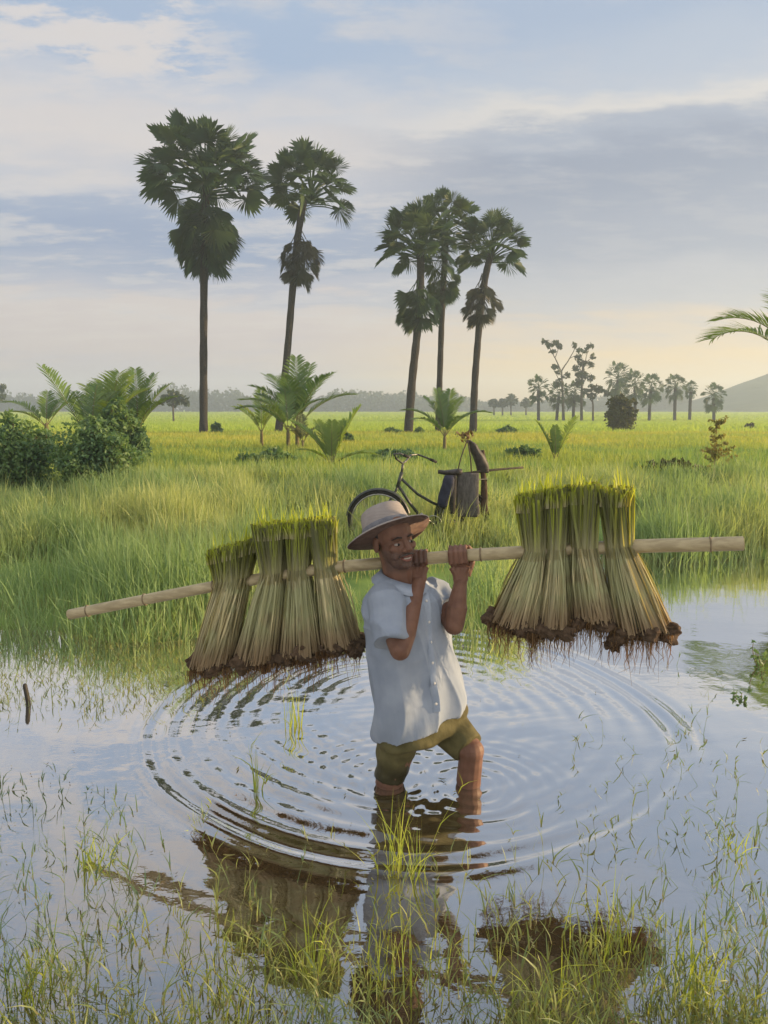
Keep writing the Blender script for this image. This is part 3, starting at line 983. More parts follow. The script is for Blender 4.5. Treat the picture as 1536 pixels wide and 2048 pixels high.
g = np.random.default_rng(21)
qb = QB()
for (n, y0, y1, h0, h1, ww) in ((68000, 4.0, 8.5, 0.24, 0.47, 0.0040), (76000, 7.0, 14, 0.25, 0.50, 0.0060)):
    x, y = scatter_wedge(n, y0, y1, g, 1.33)
    s = y - shore_y(x)
    keep = (s > -0.28 + 0.25 * g.random(n)) | ((s > -0.55) & (g.random(n) < 0.12) & (x < 0.8))
    clump = wob(np.stack([x, y], 1), 31, 1.1, 3)
    keep &= g.random(n) < (0.62 + 0.75 * clump) * np.clip(0.30 + 1.1 * (s + 0.2), 0.2, 1)
    x, y, clump = x[keep], y[keep], clump[keep]
    n = len(x)
    s = y - shore_y(x)
    h = g.uniform(h0, h1, n) * (0.90 + 0.60 * clump) * np.clip(0.75 + s * 0.35, 0.6, 1.0)
    h *= np.where(g.random(n) < 0.05, 1.45, 1.0)
    h *= 1 + 0.42 * np.exp(-((x - 0.75) / 0.9) ** 2 - ((y - 6.75) / 0.4) ** 2)
    z = np.maximum(ground_z(x, y), -0.12)
    C, Wd, Sd = blades(n, np.stack([x, y, z], 1), h, ww * g.uniform(0.6, 1.25, n), np.abs(g.normal(0.28, 0.25, n)), g.uniform(0, 2 * PI, n), g)
    qb.ribbons(C, Wd, Sd, np.clip(0.5 + 0.28 * g.normal(size=n) + 0.25 * clump, 0, 1))
bank = link('bank_grass', qb.mesh('bank_grass'), BANK_GRASS)
bank['kind'] = 'stuff'
bank['label'] = 'long soft grass on the paddy bank'

g = np.random.default_rng(22)
qb = QB()
x, y = scatter_wedge(62000, 13, 27, g, 1.3)
n = len(x)
cl = wob(np.stack([x, y], 1), 33, 0.5, 3)
h = g.uniform(0.22, 0.42, n) * (1 + 0.3 * cl)
C, Wd, Sd = blades(n, np.stack([x, y, ground_z(x, y)], 1), h, 0.013 * g.uniform(0.6, 1.2, n), np.abs(g.normal(0.3, 0.25, n)), g.uniform(0, 2 * PI, n), g)
qb.ribbons(C, Wd, Sd, np.clip(0.5 + 0.25 * g.normal(size=n) + 0.3 * cl, 0, 1))
fg = link('field_grass', qb.mesh('field_grass'), FIELD_GRASS)
fg['kind'] = 'stuff'
fg['label'] = 'pale green grass between the bank and the rice'

g = np.random.default_rng(23)
qb = QB()
x, y = scatter_wedge(75000, 25, 46, g, 1.35)
n = len(x)
h = g.uniform(0.25, 0.42, n)
C, Wd, Sd = blades(n, np.stack([x, y, ground_z(x, y)], 1), h, 0.022 * g.uniform(0.6, 1.2, n), np.abs(g.normal(0.35, 0.25, n)), g.uniform(0, 2 * PI, n), g)
qb.ribbons(C, Wd, Sd, np.clip(0.5 + 0.25 * g.normal(size=n), 0, 1))
rr_ = link('ripe_rice', qb.mesh('ripe_rice'), RIPE_RICE)
rr_['kind'] = 'stuff'
rr_['label'] = 'yellow ripening rice in a band across the field'

g = np.random.default_rng(26)
qb = QB()
x, y = scatter_wedge(90000, 44, 125, g, 1.35)
n = len(x)
h = g.uniform(0.30, 0.5, n)
C, Wd, Sd = blades(n, np.stack([x, y, ground_z(x, y)], 1), h, 0.05 * g.uniform(0.6, 1.2, n), np.abs(g.normal(0.35, 0.25, n)), g.uniform(0, 2 * PI, n), g, 3)
qb.ribbons(C, Wd, Sd, np.clip(0.5 + 0.25 * g.normal(size=n), 0, 1))
x, y = scatter_wedge(80000, 120, 330, g, 1.3)
n = len(x)
h = g.uniform(0.40, 0.6, n)
C, Wd, Sd = blades(n, np.stack([x, y, ground_z(x, y)], 1), h, 0.16 * g.uniform(0.6, 1.2, n), np.abs(g.normal(0.35, 0.25, n)), g.uniform(0, 2 * PI, n), g, 3)
qb.ribbons(C, Wd, Sd, np.clip(0.5 + 0.25 * g.normal(size=n), 0, 1))
yr = link('young_rice', qb.mesh('young_rice'), YOUNG_RICE)
yr['kind'] = 'stuff'
yr['label'] = 'lime green rice filling the far fields'

# grass growing in the shallow water in front
WATER_GRASS = leaf_mat('water_grass', (0.13, 0.19, 0.09), (0.33, 0.35, 0.10), base=(0.20, 0.17, 0.09), transl=0.45, patch=(0.14, 0.22, 0.15), patch_scale=1.2, rough=0.45, spec=0.35)


def stem_grass(qb, n, xy, hh, g, leaves=4, w=0.0016, lean=0.45, ld=None):
    """wiry stems with narrow leaves standing off at the joints"""
    h = hh * g.uniform(0.6, 1.2, n)
    b = np.concatenate([xy, np.full((n, 1), -0.05)], 1)
    le = np.abs(g.normal(lean, lean * 0.7, n))
    dr = g.uniform(0, 2 * PI, n) if ld is None else ld
    C, Wd, Sd = blades(n, b, h, np.full(n, w) * g.uniform(0.7, 1.2, n), le, dr, g, 6, curl=1.4)
    rnd = np.clip(g.normal(0.5, 0.28, n), 0, 1)
    qb.ribbons(C, Wd, Sd, rnd)
    for j in range(leaves):
        f = g.uniform(0.35, 0.98, n)
        i0 = np.clip((f * 5).astype(int), 0, 4)
        fr = f * 5 - i0
        a = C[np.arange(n), i0] * (1 - fr[:, None]) + C[np.arange(n), i0 + 1] * fr[:, None]
        L = h * g.uniform(0.16, 0.36, n)
        L2, W2, S2 = blades(n, a, L, w * 1.6 * g.uniform(0.7, 1.4, n), np.abs(g.normal(0.7, 0.4, n)), g.uniform(0, 2 * PI, n), g)
        qb.ribbons(L2, W2, S2, np.clip(rnd + g.normal(0, 0.1, n), 0, 1))


g = np.random.default_rng(24)
qb = QB()
px, py = g.uniform(-120, 1660, 9000), 1560 + 640 * g.random(9000) ** 0.72
f = np.clip((py - 1560) / 500, 0, 1.2)
side = np.clip(np.abs(px - 800) / 700, 0, 1)
dens = f ** 1.5 * 0.85 + 0.25 * f * side
dens *= 0.75 + 0.7 * wob(np.stack([px, py], 1) / 100, 41, 0.9, 3)
dens *= np.where((px > 830) & (px < 1010) & (py < 1850), 0.35, 1)
k = g.random(9000) < dens * 0.21
xy = np.array([G(a, b)[:2] for a, b in zip(px[k], py[k] + 40)])
stem_grass(qb, len(xy), xy, 0.23, g, 5, 0.0013)
wg = link('water_grass', qb.mesh('water_grass'), WATER_GRASS)
wg['kind'] = 'stuff'
wg['label'] = 'thin wiry grass standing in the shallow water in front'

# sparse sprigs, far shallow water left and scattered stalks at the right
g = np.random.default_rng(25)
qb = QB()
pts = [(g.uniform(-40, 400), 1275 + 150 * g.random() ** 1.7) for _ in range(560)]
pts += [(g.uniform(1080, 1560), g.uniform(1450, 1720)) for _ in range(60)]
pts += [(g.uniform(-20, 250), g.uniform(1560, 1720)) for _ in range(36)]
pts += [(g.uniform(1330, 1560), g.uniform(1330, 1450)) for _ in range(6)]
xy = np.array([G(a, b)[:2] for a, b in pts])
stem_grass(qb, len(xy), xy, 0.15, g, 3, 0.0014, 0.5)
sg = link('sparse_grass', qb.mesh('sparse_grass'), WATER_GRASS)
sg['kind'] = 'stuff'
sg['label'] = 'scattered thin grass stalks poking out of the open water'

g = np.random.default_rng(29)
qb = QB()
n = 170
px_, py_ = g.uniform(-100, 1640, n), 1330 + 660 * g.random(n)
c3 = np.array([G(a, b, 0.004) for a, b in zip(px_, py_)])
an = g.uniform(0, 2 * PI, n)
L = g.uniform(0.003, 0.009, n) * np.where(g.random(n) < 0.08, 2.5, 1)
d = np.stack([np.cos(an), np.sin(an), 0 * an], 1)
t3 = np.linspace(-1, 1, 3)
Cc = c3[:, None] + d[:, None] * (L[:, None] * t3)[..., None] + np.array([0, 0, 0.003]) * np.abs(t3)[None, :, None]
qb.ribbons(Cc, np.stack([0.1 * L, 0.3 * L, 0.1 * L], 1), np.stack([-np.sin(an), np.cos(an), 0 * an], 1), g.random(n))
fl = link('floating_litter', qb.mesh('floating_litter'), leaf_mat('floating_bits', (0.10, 0.075, 0.035), (0.28, 0.28, 0.09), transl=0.2))
fl['kind'] = 'stuff'
fl['label'] = 'bits of leaf and straw floating on the water'

# tufts one can count
TUFT = leaf_mat('tuft_grass', (0.26, 0.34, 0.06), (0.42, 0.46, 0.08), base=(0.26, 0.24, 0.08), transl=0.48, rough=0.45, spec=0.35)


def tuft(label, x, y, n, h, spread, seed, lean=0.3, w=0.0024, name='grass_tuft', group='grass tufts in the pond'):
    g = np.random.default_rng(seed)
    c = G(x, y)
    o = thing(name, c, label, 'grass tuft', group)
    b = np.concatenate([c[:2] + g.normal(0, spread, (n, 2)), np.full((n, 1), -0.04)], 1)
    C, Wd, Sd = blades(n, b, h * g.uniform(0.5, 1.15, n), w * g.uniform(0.6, 1.2, n), np.abs(g.normal(lean, lean * 0.6, n)), g.uniform(0, 2 * PI, n), g, 5)
    q = QB()
    q.ribbons(C, Wd, Sd, g.random(n))
    stem_grass(q, max(4, n // 8), c[:2] + g.normal(0, spread, (max(4, n // 8), 2)), h * 0.9, g, 3, 0.0013)
    link('blades', q.mesh('blades'), TUFT, o)
    return o


tuft('tall bright green grass tuft in the water just before the man', 812, 1735, 38, 0.30, 0.05, 501, 0.30)
tuft('pale tuft under the left bundles with long upright blades', 588, 1455, 16, 0.22, 0.025, 502, 0.12, 0.0034)
tuft('slender grass sprig standing alone in the ripples left of the man', 512, 1585, 9, 0.28, 0.012, 503, 0.18, 0.0022)
tuft('small feathery sprig on the left edge of the ripples', 388, 1640, 10, 0.10, 0.014, 504, 0.4, 0.0022)
tuft('leafy green tuft at the left below the outer ripple', 190, 1720, 30, 0.13, 0.03, 505, 0.5, 0.0036)
tuft('yellowish tuft at the bottom left corner', 60, 1990, 40, 0.22, 0.04, 506, 0.3)
tuft('orange tinged tuft over the dark reflection of the left bundles', 620, 1945, 30, 0.20, 0.03, 507, 0.35)
tuft('green tuft low in front between the two dark reflections', 770, 1960, 24, 0.20, 0.05, 508, 0.35)
tuft('tall tuft on the right beside the reflection of the right bundles', 1225, 1900, 34, 0.22, 0.05, 509, 0.22)
tuft('dense bright tuft at the bottom right', 1400, 2010, 40, 0.26, 0.05, 510, 0.22)
tuft('broad tuft over the reflection of the right bundles at the bottom', 1110, 2020, 30, 0.22, 0.06, 511, 0.35)
tuft('tuft at the bottom edge left of the middle', 480, 2040, 28, 0.20, 0.05, 512, 0.35)
tuft('thin sprig by the right edge, above the dense bright tuft', 1470, 1700, 14, 0.13, 0.03, 513, 0.4, 0.0022)

# stake and floating weeds
DARKWOOD = plain_mat('wet_wood', (0.012, 0.011, 0.009), (0.03, 0.026, 0.02), 30, (1, 1, 0.2), rough=0.55, bstr=0.6)
sk = G(57, 1408)
st = thing('wooden_stake', sk, 'short dark wooden stake standing in the water at the left', 'stake')
sb = MB()
hh = 44 * mpp(sk[1])
sb.tube(np.array([sk + [0.004, 0, -0.3], sk, sk + [-0.006, 0, hh * 0.5], sk + [-0.012, 0, hh * 0.92], sk + [-0.013, 0, hh]]), [0.012, 0.012, 0.0115, 0.011, 0.006], 9)
part('post', sb, DARKWOOD, st)
for i, (x, y, lab, r, n) in enumerate(((1524, 1335, 'dark leafy water weed rising at the right edge', 0.055, 70), (1482, 1398, 'flat green water weed floating near the right edge', 0.04, 50))):
    c = G(x, y)
    th = thing('water_weed', c, lab, 'water weed')
    g = np.random.default_rng(520 + i)
    q, sb = QB(), MB()
    for j in range(6):
        a = g.uniform(0, 2 * PI)
        e = c + np.array([math.cos(a) * r, math.sin(a) * r, (r * g.uniform(0.6, 2.6)) if i == 0 else 0.02])
        pts = limb(sb, c - [0, 0, .05], e, 0.003, 0.0015, g, 5, 0.2)
        for p in pts[1:]:
            leaf_cloud(q, p, r * 0.28, n // 20, 0.016, g, 0.1, 2.0)
    part('stems', sb, TWIG, th)
    link('leaves', q.mesh('leaves'), BUSH_LEAF, th)

# ------------------------------------------------------------------ bamboo pole
BAMBOO = plain_mat('bamboo', (0.28, 0.225, 0.125), (0.40, 0.33, 0.195), 14, (0.25, 3, 3), rough=0.42, spec=0.4, bstr=0.15, bdist=0.004)
JOINT = plain_mat('bamboo_joint', (0.14, 0.105, 0.06), (0.22, 0.17, 0.10), 30, rough=0.6)
BAMBOO_DARK = plain_mat('bamboo_inside', (0.10, 0.075, 0.045), (0.15, 0.11, 0.065), 20, rough=0.9)
pole_px = np.array([(139, 1229, 3.16), (280, 1201, 3.11), (430, 1172, 3.06), (560, 1151, 3.01), (665, 1134, 2.97), (750, 1128, 2.93), (830, 1119, 2.90), (918, 1111, 2.865), (1020, 1106, 2.82), (1150, 1098, 2.77), (1280, 1092, 2.71), (1486, 1087, 2.62)])
PR = 0.0250


def pole_at(px):
    return P(px, np.interp(px, pole_px[:, 0], pole_px[:, 1]), np.interp(px, pole_px[:, 0], pole_px[:, 2]))


def pole_dir(px):
    return nrm(pole_at(px + 30) - pole_at(px - 30))


xs = np.linspace(139, 1486, 90)
pp = np.array([pole_at(x) for x in xs])
for _ in range(6):
    pp[1:-1] = (pp[:-2] + 2 * pp[1:-1] + pp[2:]) / 4
node_x = [290, 428, 548, 690, 828, 962, 1100, 1245, 1420, 176]
pts, rad = [], []
dist = np.concatenate([[0], np.cumsum(np.linalg.norm(np.diff(pp, axis=0), axis=1))])
fine_s = list(np.linspace(0, dist[-1], 120))
node_s = [np.interp(x, xs, dist) for x in node_x]
for s in node_s:
    fine_s += [s - 0.010, s - 0.005, s - 0.0015, s, s + 0.0015, s + 0.006]
fine_s = np.array(sorted(q for q in fine_s if 0 <= q <= dist[-1]))
cen = np.stack([np.interp(fine_s, dist, pp[:, k]) for k in range(3)], 1)
rad = np.full(len(fine_s), PR) * (0.90 + 0.14 * fine_s / dist[-1])
for s in node_s:
    d = fine_s - s
    rad += 0.0028 * np.exp(-(d / 0.004) ** 2) - 0.0012 * np.exp(-((d - 0.006) / 0.003) ** 2)
pole = thing('bamboo_pole', pole_at(830), 'long pale bamboo pole with joints carried on the man\'s shoulder', 'pole')
pb = MB()
pb.tube(cen, rad, 18, cap=False)
part('cane', pb, BAMBOO, pole)
for s_ in node_s:
    if 0.01 < s_ < dist[-1] - 0.01:
        jb = MB()
        ks = np.array([s_ - 0.0035, s_ - 0.0015, s_ + 0.0015, s_ + 0.0035])
        kc = np.stack([np.interp(ks, dist, pp[:, k]) for k in range(3)], 1)
        rj = np.interp(s_, fine_s, rad) + np.array([-0.001, 0.0012, 0.0012, -0.001])
        jb.tube(kc, rj, 18)
        part('joint', jb, JOINT, pole)
for e, s in ((0, 1), (-1, -1)):
    d = nrm(cen[1] - cen[0]) if e == 0 else nrm(cen[-2] - cen[-1])
    eb = MB()
    r = rad[e]
    c0 = cen[e]
    eb.tube(np.array([c0 + d * 0.0005, c0 - d * 0.001, c0 - d * 0.001, c0 + d * 0.03, c0 + d * 0.031]), [r * 0.998, r * 0.99, r * 0.74, r * 0.70, 0.001], 18, cap=False)
    part('cut_end', eb, BAMBOO_DARK, pole)

# ------------------------------------------------------------------ rice seedling bundles
STALK = leaf_mat('rice_stalk', (0.21, 0.20, 0.105), (0.80, 0.72, 0.43), base=(0.30, 0.22, 0.13), transl=0.34, tint=(1, 0.85, 0.35), foot=0.42, patch=(0.42, 0.44, 0.24), patch_scale=9, rough=0.5)
LEAFTOP = leaf_mat('rice_leaf_top', (0.15, 0.155, 0.085), (0.52, 0.60, 0.06), base=(0.50, 0.47, 0.29), transl=0.5, foot=0.8, tint=(1, 0.95, 0.3), rough=0.5)
SOIL = plain_mat('root_soil', (0.050, 0.034, 0.022), (0.105, 0.070, 0.045), 38, rough=0.95, spec=0.12, bstr=1.0, bdist=0.012, detail=6)
ROOT = leaf_mat('root_strands', (0.10, 0.06, 0.03), (0.22, 0.13, 0.055), transl=0.3, tint=(1, 0.75, 0.4))


def bundle(label, Y, top, waist, bot, seed, side):
    """top/waist/bot: (left px, right px, py left, py right)"""
    g = np.random.default_rng(seed)

    def ends(q):
        return P(q[0], q[2], Y), P(q[1], q[3], Y)
    lv = [ends(bot), ends(waist), ends(top)]
    cs = np.array([(a + b) / 2 for a, b in lv])
    ax = np.array([(b - a) / 2 for a, b in lv])
    hw = np.linalg.norm(ax, axis=1) * np.array([0.96, 0.95, 1.07])
    pd = pole_dir((waist[0] + waist[1]) / 2)
    # the bundle straddles the pole: waist centre on the pole's axis line
    pc = pole_at((waist[0] + waist[1]) / 2)
    cs[:, 1] += pc[1] - Y
    u = np.array([pd[0], pd[1], 0])
    u = nrm(u)
    v = nrm(np.cross([0, 0, 1.0], u))
    dep = np.array([max(0.09, hw[0] * 0.85), 0.054, 0.070])
    th = thing('rice_bundle', cs[0], label, 'rice seedlings', 'rice seedling bundles hung on the %s half of the pole' % side)
    k = 9
    s = np.linspace(0, 1, k)
    sw = 0.60

    def interp(A):
        A = np.asarray(A, float)
        # smooth quadratic-like blend bottom -> waist -> top
        w1 = np.clip(s / sw, 0, 1)
        w1 = 1 - (1 - w1) ** 1.25
        w2 = np.clip((s - sw) / (1 - sw), 0, 1) ** 1.25
        if A.ndim == 1:
            return A[0] + (A[1] - A[0]) * w1 + (A[2] - A[1]) * w2
        return A[0] + (A[1] - A[0]) * w1[:, None] + (A[2] - A[1]) * w2[:, None]
    cc, ww, dd = interp(cs), interp(hw), interp(dep)
    tl = (P(top[1], top[3], Y) - P(top[0], top[2], Y))
    slope_top = tl[2] / (2 * hw[2] + 1e-6)
    bl = (P(bot[1], bot[3], Y) - P(bot[0], bot[2], Y))
    slope_bot = bl[2] / (2 * hw[0] + 1e-6)
    slopes = interp(np.array([slope_bot, (slope_top + slope_bot) / 2, slope_top]))

    def centre_lines(n, shell=True):
        cl = g.integers(0, 13, n)
        off = np.random.default_rng(seed * 7).uniform(-0.2, 0.2, (3, 13))
        a = (cl + off[0, cl] * 2) * (2 * PI / 13) + g.normal(0, 0.15, n)
        r = (0.72 + 0.28 * g.random(n) ** 0.6) if shell else g.random(n) ** 0.5 * 0.9
        if shell:
            r = r * (1 + off[1, cl] * 0.55)
        a2 = a + g.normal(0, 0.22, n) + off[2, cl]
        a3 = a2 + g.normal(0, 0.22, n)
        an = a[:, None] * (1 - np.clip(s / sw, 0, 1)) + a2[:, None] * np.clip(s / sw, 0, 1)
        an = an + (a3 - a2)[:, None] * np.clip((s - sw) / (1 - sw), 0, 1)
        rr = r[:, None] * (1 + 0.05 * g.normal(size=(n, 1)) * np.sin(PI * s)[None])
        cx = np.cos(an) * rr * ww[None]
        cy = np.sin(an) * rr * dd[None]
        C = cc[None] + cx[..., None] * u + cy[..., None] * v
        C[..., 2] += cx * slopes[None]
        return C, a
    n1 = 560
    C, a = centre_lines(n1)
    C2, a_2 = centre_lines(160, False)
    C = np.concatenate([C, C2])
    a = np.concatenate([a, a_2])
    n1 = len(C)
    C[:, -1] += (C[:, -1] - C[:, -2]) * g.uniform(-0.35, 0.30, n1)[:, None]
    C[:, 0] += (C[:, 0] - C[:, 1]) * g.uniform(-0.30, 0.15, n1)[:, None]
    kk = np.where(s > sw)[0][0]
    # stalks, root to waist
    fac = a + PI / 2 + g.normal(0, 0.5, n1)
    Sd = np.cos(fac)[:, None] * u + np.sin(fac)[:, None] * v
    Wd = np.full((n1, k), 1.0) * (g.uniform(0.0012, 0.0030, n1) + np.where(g.random(n1) < 0.12, 0.0022, 0))[:, None]
    q = QB()
    q.ribbons(C[:, :kk + 1], Wd[:, :kk + 1], Sd, np.clip(g.normal(0.45, 0.33, n1) + 0.22 * np.sin(a * 6 + seed), 0, 1))
    # stray stalks flaring off
    m = 34
    ia = g.integers(0, n1, m)
    F = C[ia, :kk + 1].copy()
    outv = F[:, 0] - cc[0]
    F = F + outv[:, None] * (0.35 * g.random(m)[:, None] * np.sin(PI * np.linspace(0, 1, kk + 1))[None])[..., None]
    q.ribbons(F, Wd[ia, :kk + 1], Sd[ia], g.random(m))
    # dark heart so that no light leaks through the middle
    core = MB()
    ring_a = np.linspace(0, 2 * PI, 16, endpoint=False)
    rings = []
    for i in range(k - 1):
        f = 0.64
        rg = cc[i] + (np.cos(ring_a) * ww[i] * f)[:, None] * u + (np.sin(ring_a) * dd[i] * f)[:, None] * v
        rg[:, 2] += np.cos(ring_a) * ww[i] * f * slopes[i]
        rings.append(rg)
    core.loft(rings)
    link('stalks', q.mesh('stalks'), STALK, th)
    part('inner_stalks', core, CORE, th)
    # leaf tops, waist to the flat cut edge
    q = QB()
    T = C[:, kk - 1:]
    tcut = cc[-1][2]
    W2 = Wd[:, kk - 1:] * g.uniform(1.0, 1.7, n1)[:, None]
    q.ribbons(T, W2, Sd, np.clip(np.abs(g.normal(0.0, 0.33, n1)), 0, 1))
    # cut tips: short dense blades over the whole top
    m = 420
    aa, r2 = g.uniform(0, 2 * PI, m), g.random(m) ** 0.5
    bx, by = np.cos(aa) * r2 * ww[-1], np.sin(aa) * r2 * dd[-1]
    b = cc[-1] + bx[:, None] * u + by[:, None] * v
    b[:, 2] += bx * slopes[-1] - 0.05
    hh = 0.045 + 0.032 * g.random(m) + np.where(g.random(m) < 0.07, g.uniform(0.02, 0.09, m), 0)
    Cb, Wb, Sb = blades(m, b, hh, g.uniform(0.0022, 0.004, m), np.abs(g.normal(0.16, 0.12, m)), g.uniform(0, 2 * PI, m), g)
    q.ribbons(Cb, Wb * 1.1, Sb, g.uniform(0.7, 1, m))
    link('leaf_tops', q.mesh('leaf_tops'), LEAFTOP, th)
    # earth and roots
    rb = MB()
    m = 22
    for i in range(m):
        f = (i + 0.5) / m * 2 - 1
        c = cc[0] + u * f * ww[0] * 0.94 + v * g.uniform(-0.75, 0.75) * dd[0] * math.sqrt(1 - f * f * 0.8)
        c[2] += f * ww[0] * slope_bot + g.normal(0, 0.014) - 0.004
        sd = int(g.integers(1e6))
        rb.ball(c, (ww[0] * g.uniform(0.16, 0.30) + 0.010, dd[0] * g.uniform(0.25, 0.42), g.uniform(0.012, 0.034)), 18, 12, fn=lambda V, sd=sd: 1 + 0.55 * wob(V, sd, 3.4, 3))
    ro = remesh('roots', rb, 0.005, 1, SOIL, th, noise_amp=0.008, noise_f=230)
    q = QB()
    m = 420
    f = g.uniform(-1, 1, m)
    b = cc[0] + (f * ww[0])[:, None] * u + (g.uniform(-0.8, 0.8, m) * dd[0])[:, None] * v
    b[:, 2] += f * ww[0] * slope_bot - 0.012
    L = np.where(g.random(m) < 0.2, g.uniform(0.07, 0.17, m), g.uniform(0.03, 0.07, m))
    t = np.linspace(0, 1, 5)
    Cr = b[:, None] - np.array([0, 0, 1.0]) * (L[:, None] * t)[..., None] + g.normal(0, 0.010, (m, 5, 3)) * t[None, :, None]
    Wr = g.uniform(0.0012, 0.0032, m)[:, None] * (1 - 0.8 * t)[None]
    fa = g.uniform(0, PI, m)
    q.ribbons(Cr, Wr, np.stack([np.cos(fa), np.sin(fa), 0 * fa], 1), g.random(m))
    link('root_strands', q.mesh('root_strands'), ROOT, ro)
    return th


def remesh(name, mb, voxel, smooth, mat, parent, noise_amp=0.0, noise_f=30.0, fn=None, sm_factor=0.5):
    """melt overlapping shapes into one continuous skin"""
    me = mb.mesh(name + '_raw')
    tmp = bpy.data.objects.new(name + '_raw', me)
    COL.objects.link(tmp)
    md = tmp.modifiers.new('r', 'REMESH')
    md.mode = 'VOXEL'
    md.voxel_size = voxel
    if smooth:
        ms = tmp.modifiers.new('s', 'SMOOTH')
        ms.factor = sm_factor
        ms.iterations = smooth
    dg = bpy.context.evaluated_depsgraph_get()
    dg.update()
    out = bpy.data.meshes.new_from_object(tmp.evaluated_get(dg))
    out.name = name
    bpy.data.objects.remove(tmp)
    bpy.data.meshes.remove(me)
    nv = len(out.vertices)
    co_ = np.empty(nv * 3, np.float32)
    out.vertices.foreach_get('co', co_)
    co_ = co_.reshape(-1, 3).astype(float)
    if noise_amp or fn:
        no = np.empty(nv * 3, np.float32)
        out.vertices.foreach_get('normal', no)
        no = no.reshape(-1, 3)
        if noise_amp:
            co_ = co_ + no * (noise_amp * wob(co_, 9, noise_f / 10, 3))[:, None]
        if fn:
            co_ = fn(co_, no)
        out.vertices.foreach_set('co', co_.astype(np.float32).ravel())
    out.polygons.foreach_set('use_smooth', np.ones(len(out.polygons), dtype=bool))
    out.update()
    return link(name, out, mat, parent)


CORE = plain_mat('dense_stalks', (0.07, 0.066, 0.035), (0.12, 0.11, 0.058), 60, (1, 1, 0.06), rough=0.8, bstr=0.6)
for i, (lab, sd, top, waist, bot) in enumerate((
    ('rice seedling bundle hanging outermost on the left half of the pole, its top lowest', 'left', (418, 516, 1108, 1076), (430, 504, 1166, 1152), (380, 474, 1330, 1318)),
    ('rice seedling bundle second from the left end of the pole', 'left', (509, 578, 1056, 1050), (524, 574, 1150, 1142), (468, 566, 1318, 1308)),
    ('rice seedling bundle on the left half between the second and the sunlit innermost one', 'left', (570, 628, 1051, 1047), (576, 618, 1142, 1136), (556, 650, 1308, 1296)),
    ('rice seedling bundle nearest the man\'s back with orange sunlit stalks', 'left', (614, 672, 1047, 1041), (628, 676, 1138, 1130), (636, 728, 1292, 1276)),
    ('rice seedling bundle nearest the man\'s hands on the right half of the pole', 'right', (1034, 1094, 1000, 990), (1046, 1092, 1104, 1100), (976, 1078, 1234, 1250)),
    ('rice seedling bundle second from the man\'s hands on the right half of the pole', 'right', (1084, 1142, 990, 982), (1090, 1134, 1102, 1096), (1058, 1150, 1250, 1240)),
    ('rice seedling bundle on the right half left of the gap in the row', 'right', (1136, 1198, 982, 976), (1142, 1192, 1098, 1094), (1134, 1236, 1226, 1236)),
    ('rice seedling bundle outermost on the right half with long dangling roots', 'right', (1198, 1264, 986, 982), (1212, 1266, 1096, 1092), (1220, 1344, 1262, 1250)),
)):
    xm = (waist[0] + waist[1]) / 2
    bundle(lab, pole_at(xm)[1], top, waist, bot, 600 + i, sd)

# ------------------------------------------------------------------ the man
SKIN, nt, out = new_mat('tanned_skin')
v = coords(nt)
n1 = noise(nt, v, 22, 4)
c = mixc(nt, mapr(nt, n1, 0.3, 0.7), (0.112, 0.053, 0.033), (0.165, 0.083, 0.054))
c = mixc(nt, mth(nt, 'MULTIPLY', attr(nt, 'stubble'), mapr(nt, noise(nt, v, 420, 2), 0.25, 0.6, 0.15, 0.60)), c, (0.050, 0.042, 0.040))
b = bsdf(nt, c, 0.58, 0.32, noise(nt, v, 140, 3), 0.25, 0.003)
b.inputs['Subsurface Weight'].default_value = 0.12
b.inputs['Subsurface Radius'].default_value = (0.012, 0.004, 0.002)
b.inputs['Subsurface Scale'].default_value = 1.0
nt.links.new(b.outputs[0], out.inputs['Surface'])

CLOTH, nt, out = new_mat('pale_blue_cotton')
v = coords(nt)
c = mixc(nt, mapr(nt, noise(nt, v, 9, 4), 0.35, 0.7), (0.245, 0.285, 0.355), (0.305, 0.345, 0.415))
b = bsdf(nt, c, 0.85, 0.15, noise(nt, coords(nt, (1, 1, 0.35)), 30, 4), 0.35, 0.006)
tr = N(nt, 'ShaderNodeBsdfTranslucent')
nt.links.new(c, tr.inputs['Color'])
mx = N(nt, 'ShaderNodeMixShader')
mx.inputs[0].default_value = 0.12
nt.links.new(b.outputs[0], mx.inputs[1])
nt.links.new(tr.outputs[0], mx.inputs[2])
nt.links.new(mx.outputs[0], out.inputs['Surface'])
CLOTH_EDGE = plain_mat('shirt_seam', (0.25, 0.29, 0.36), (0.30, 0.34, 0.41), 20, rough=0.85)
BUTTON = plain_mat('shell_button', (0.55, 0.52, 0.48), (0.62, 0.60, 0.55), 30, rough=0.3)
OLIVE, nt, out = new_mat('olive_cloth')
v = coords(nt)
c = mixc(nt, mapr(nt, noise(nt, v, 16, 4), 0.35, 0.65), (0.070, 0.062, 0.026), (0.105, 0.092, 0.040))
spx = N(nt, 'ShaderNodeSeparateXYZ')
nt.links.new(world_pos(nt), spx.inputs[0])
wet = mapr(nt, mth(nt, 'ADD', spx.outputs[2], mth(nt, 'MULTIPLY', noise(nt, v, 14, 3), 0.09)), 0.10, 0.17, 1, 0)
c = mixc(nt, wet, c, (0.030, 0.026, 0.010))
b = bsdf(nt, c, mapr(nt, wet, 0, 1, 0.85, 0.4), 0.2, noise(nt, v, 30, 4), 0.5, 0.008)
nt.links.new(b.outputs[0], out.inputs['Surface'])
STRAW, nt, out = new_mat('woven_straw')
wv = N(nt, 'ShaderNodeTexWave', wave_type='BANDS', bands_direction='Z')
wv.inputs['Scale'].default_value = 60
wv.inputs['Distortion'].default_value = 1.5
nt.links.new(coords(nt), wv.inputs['Vector'])
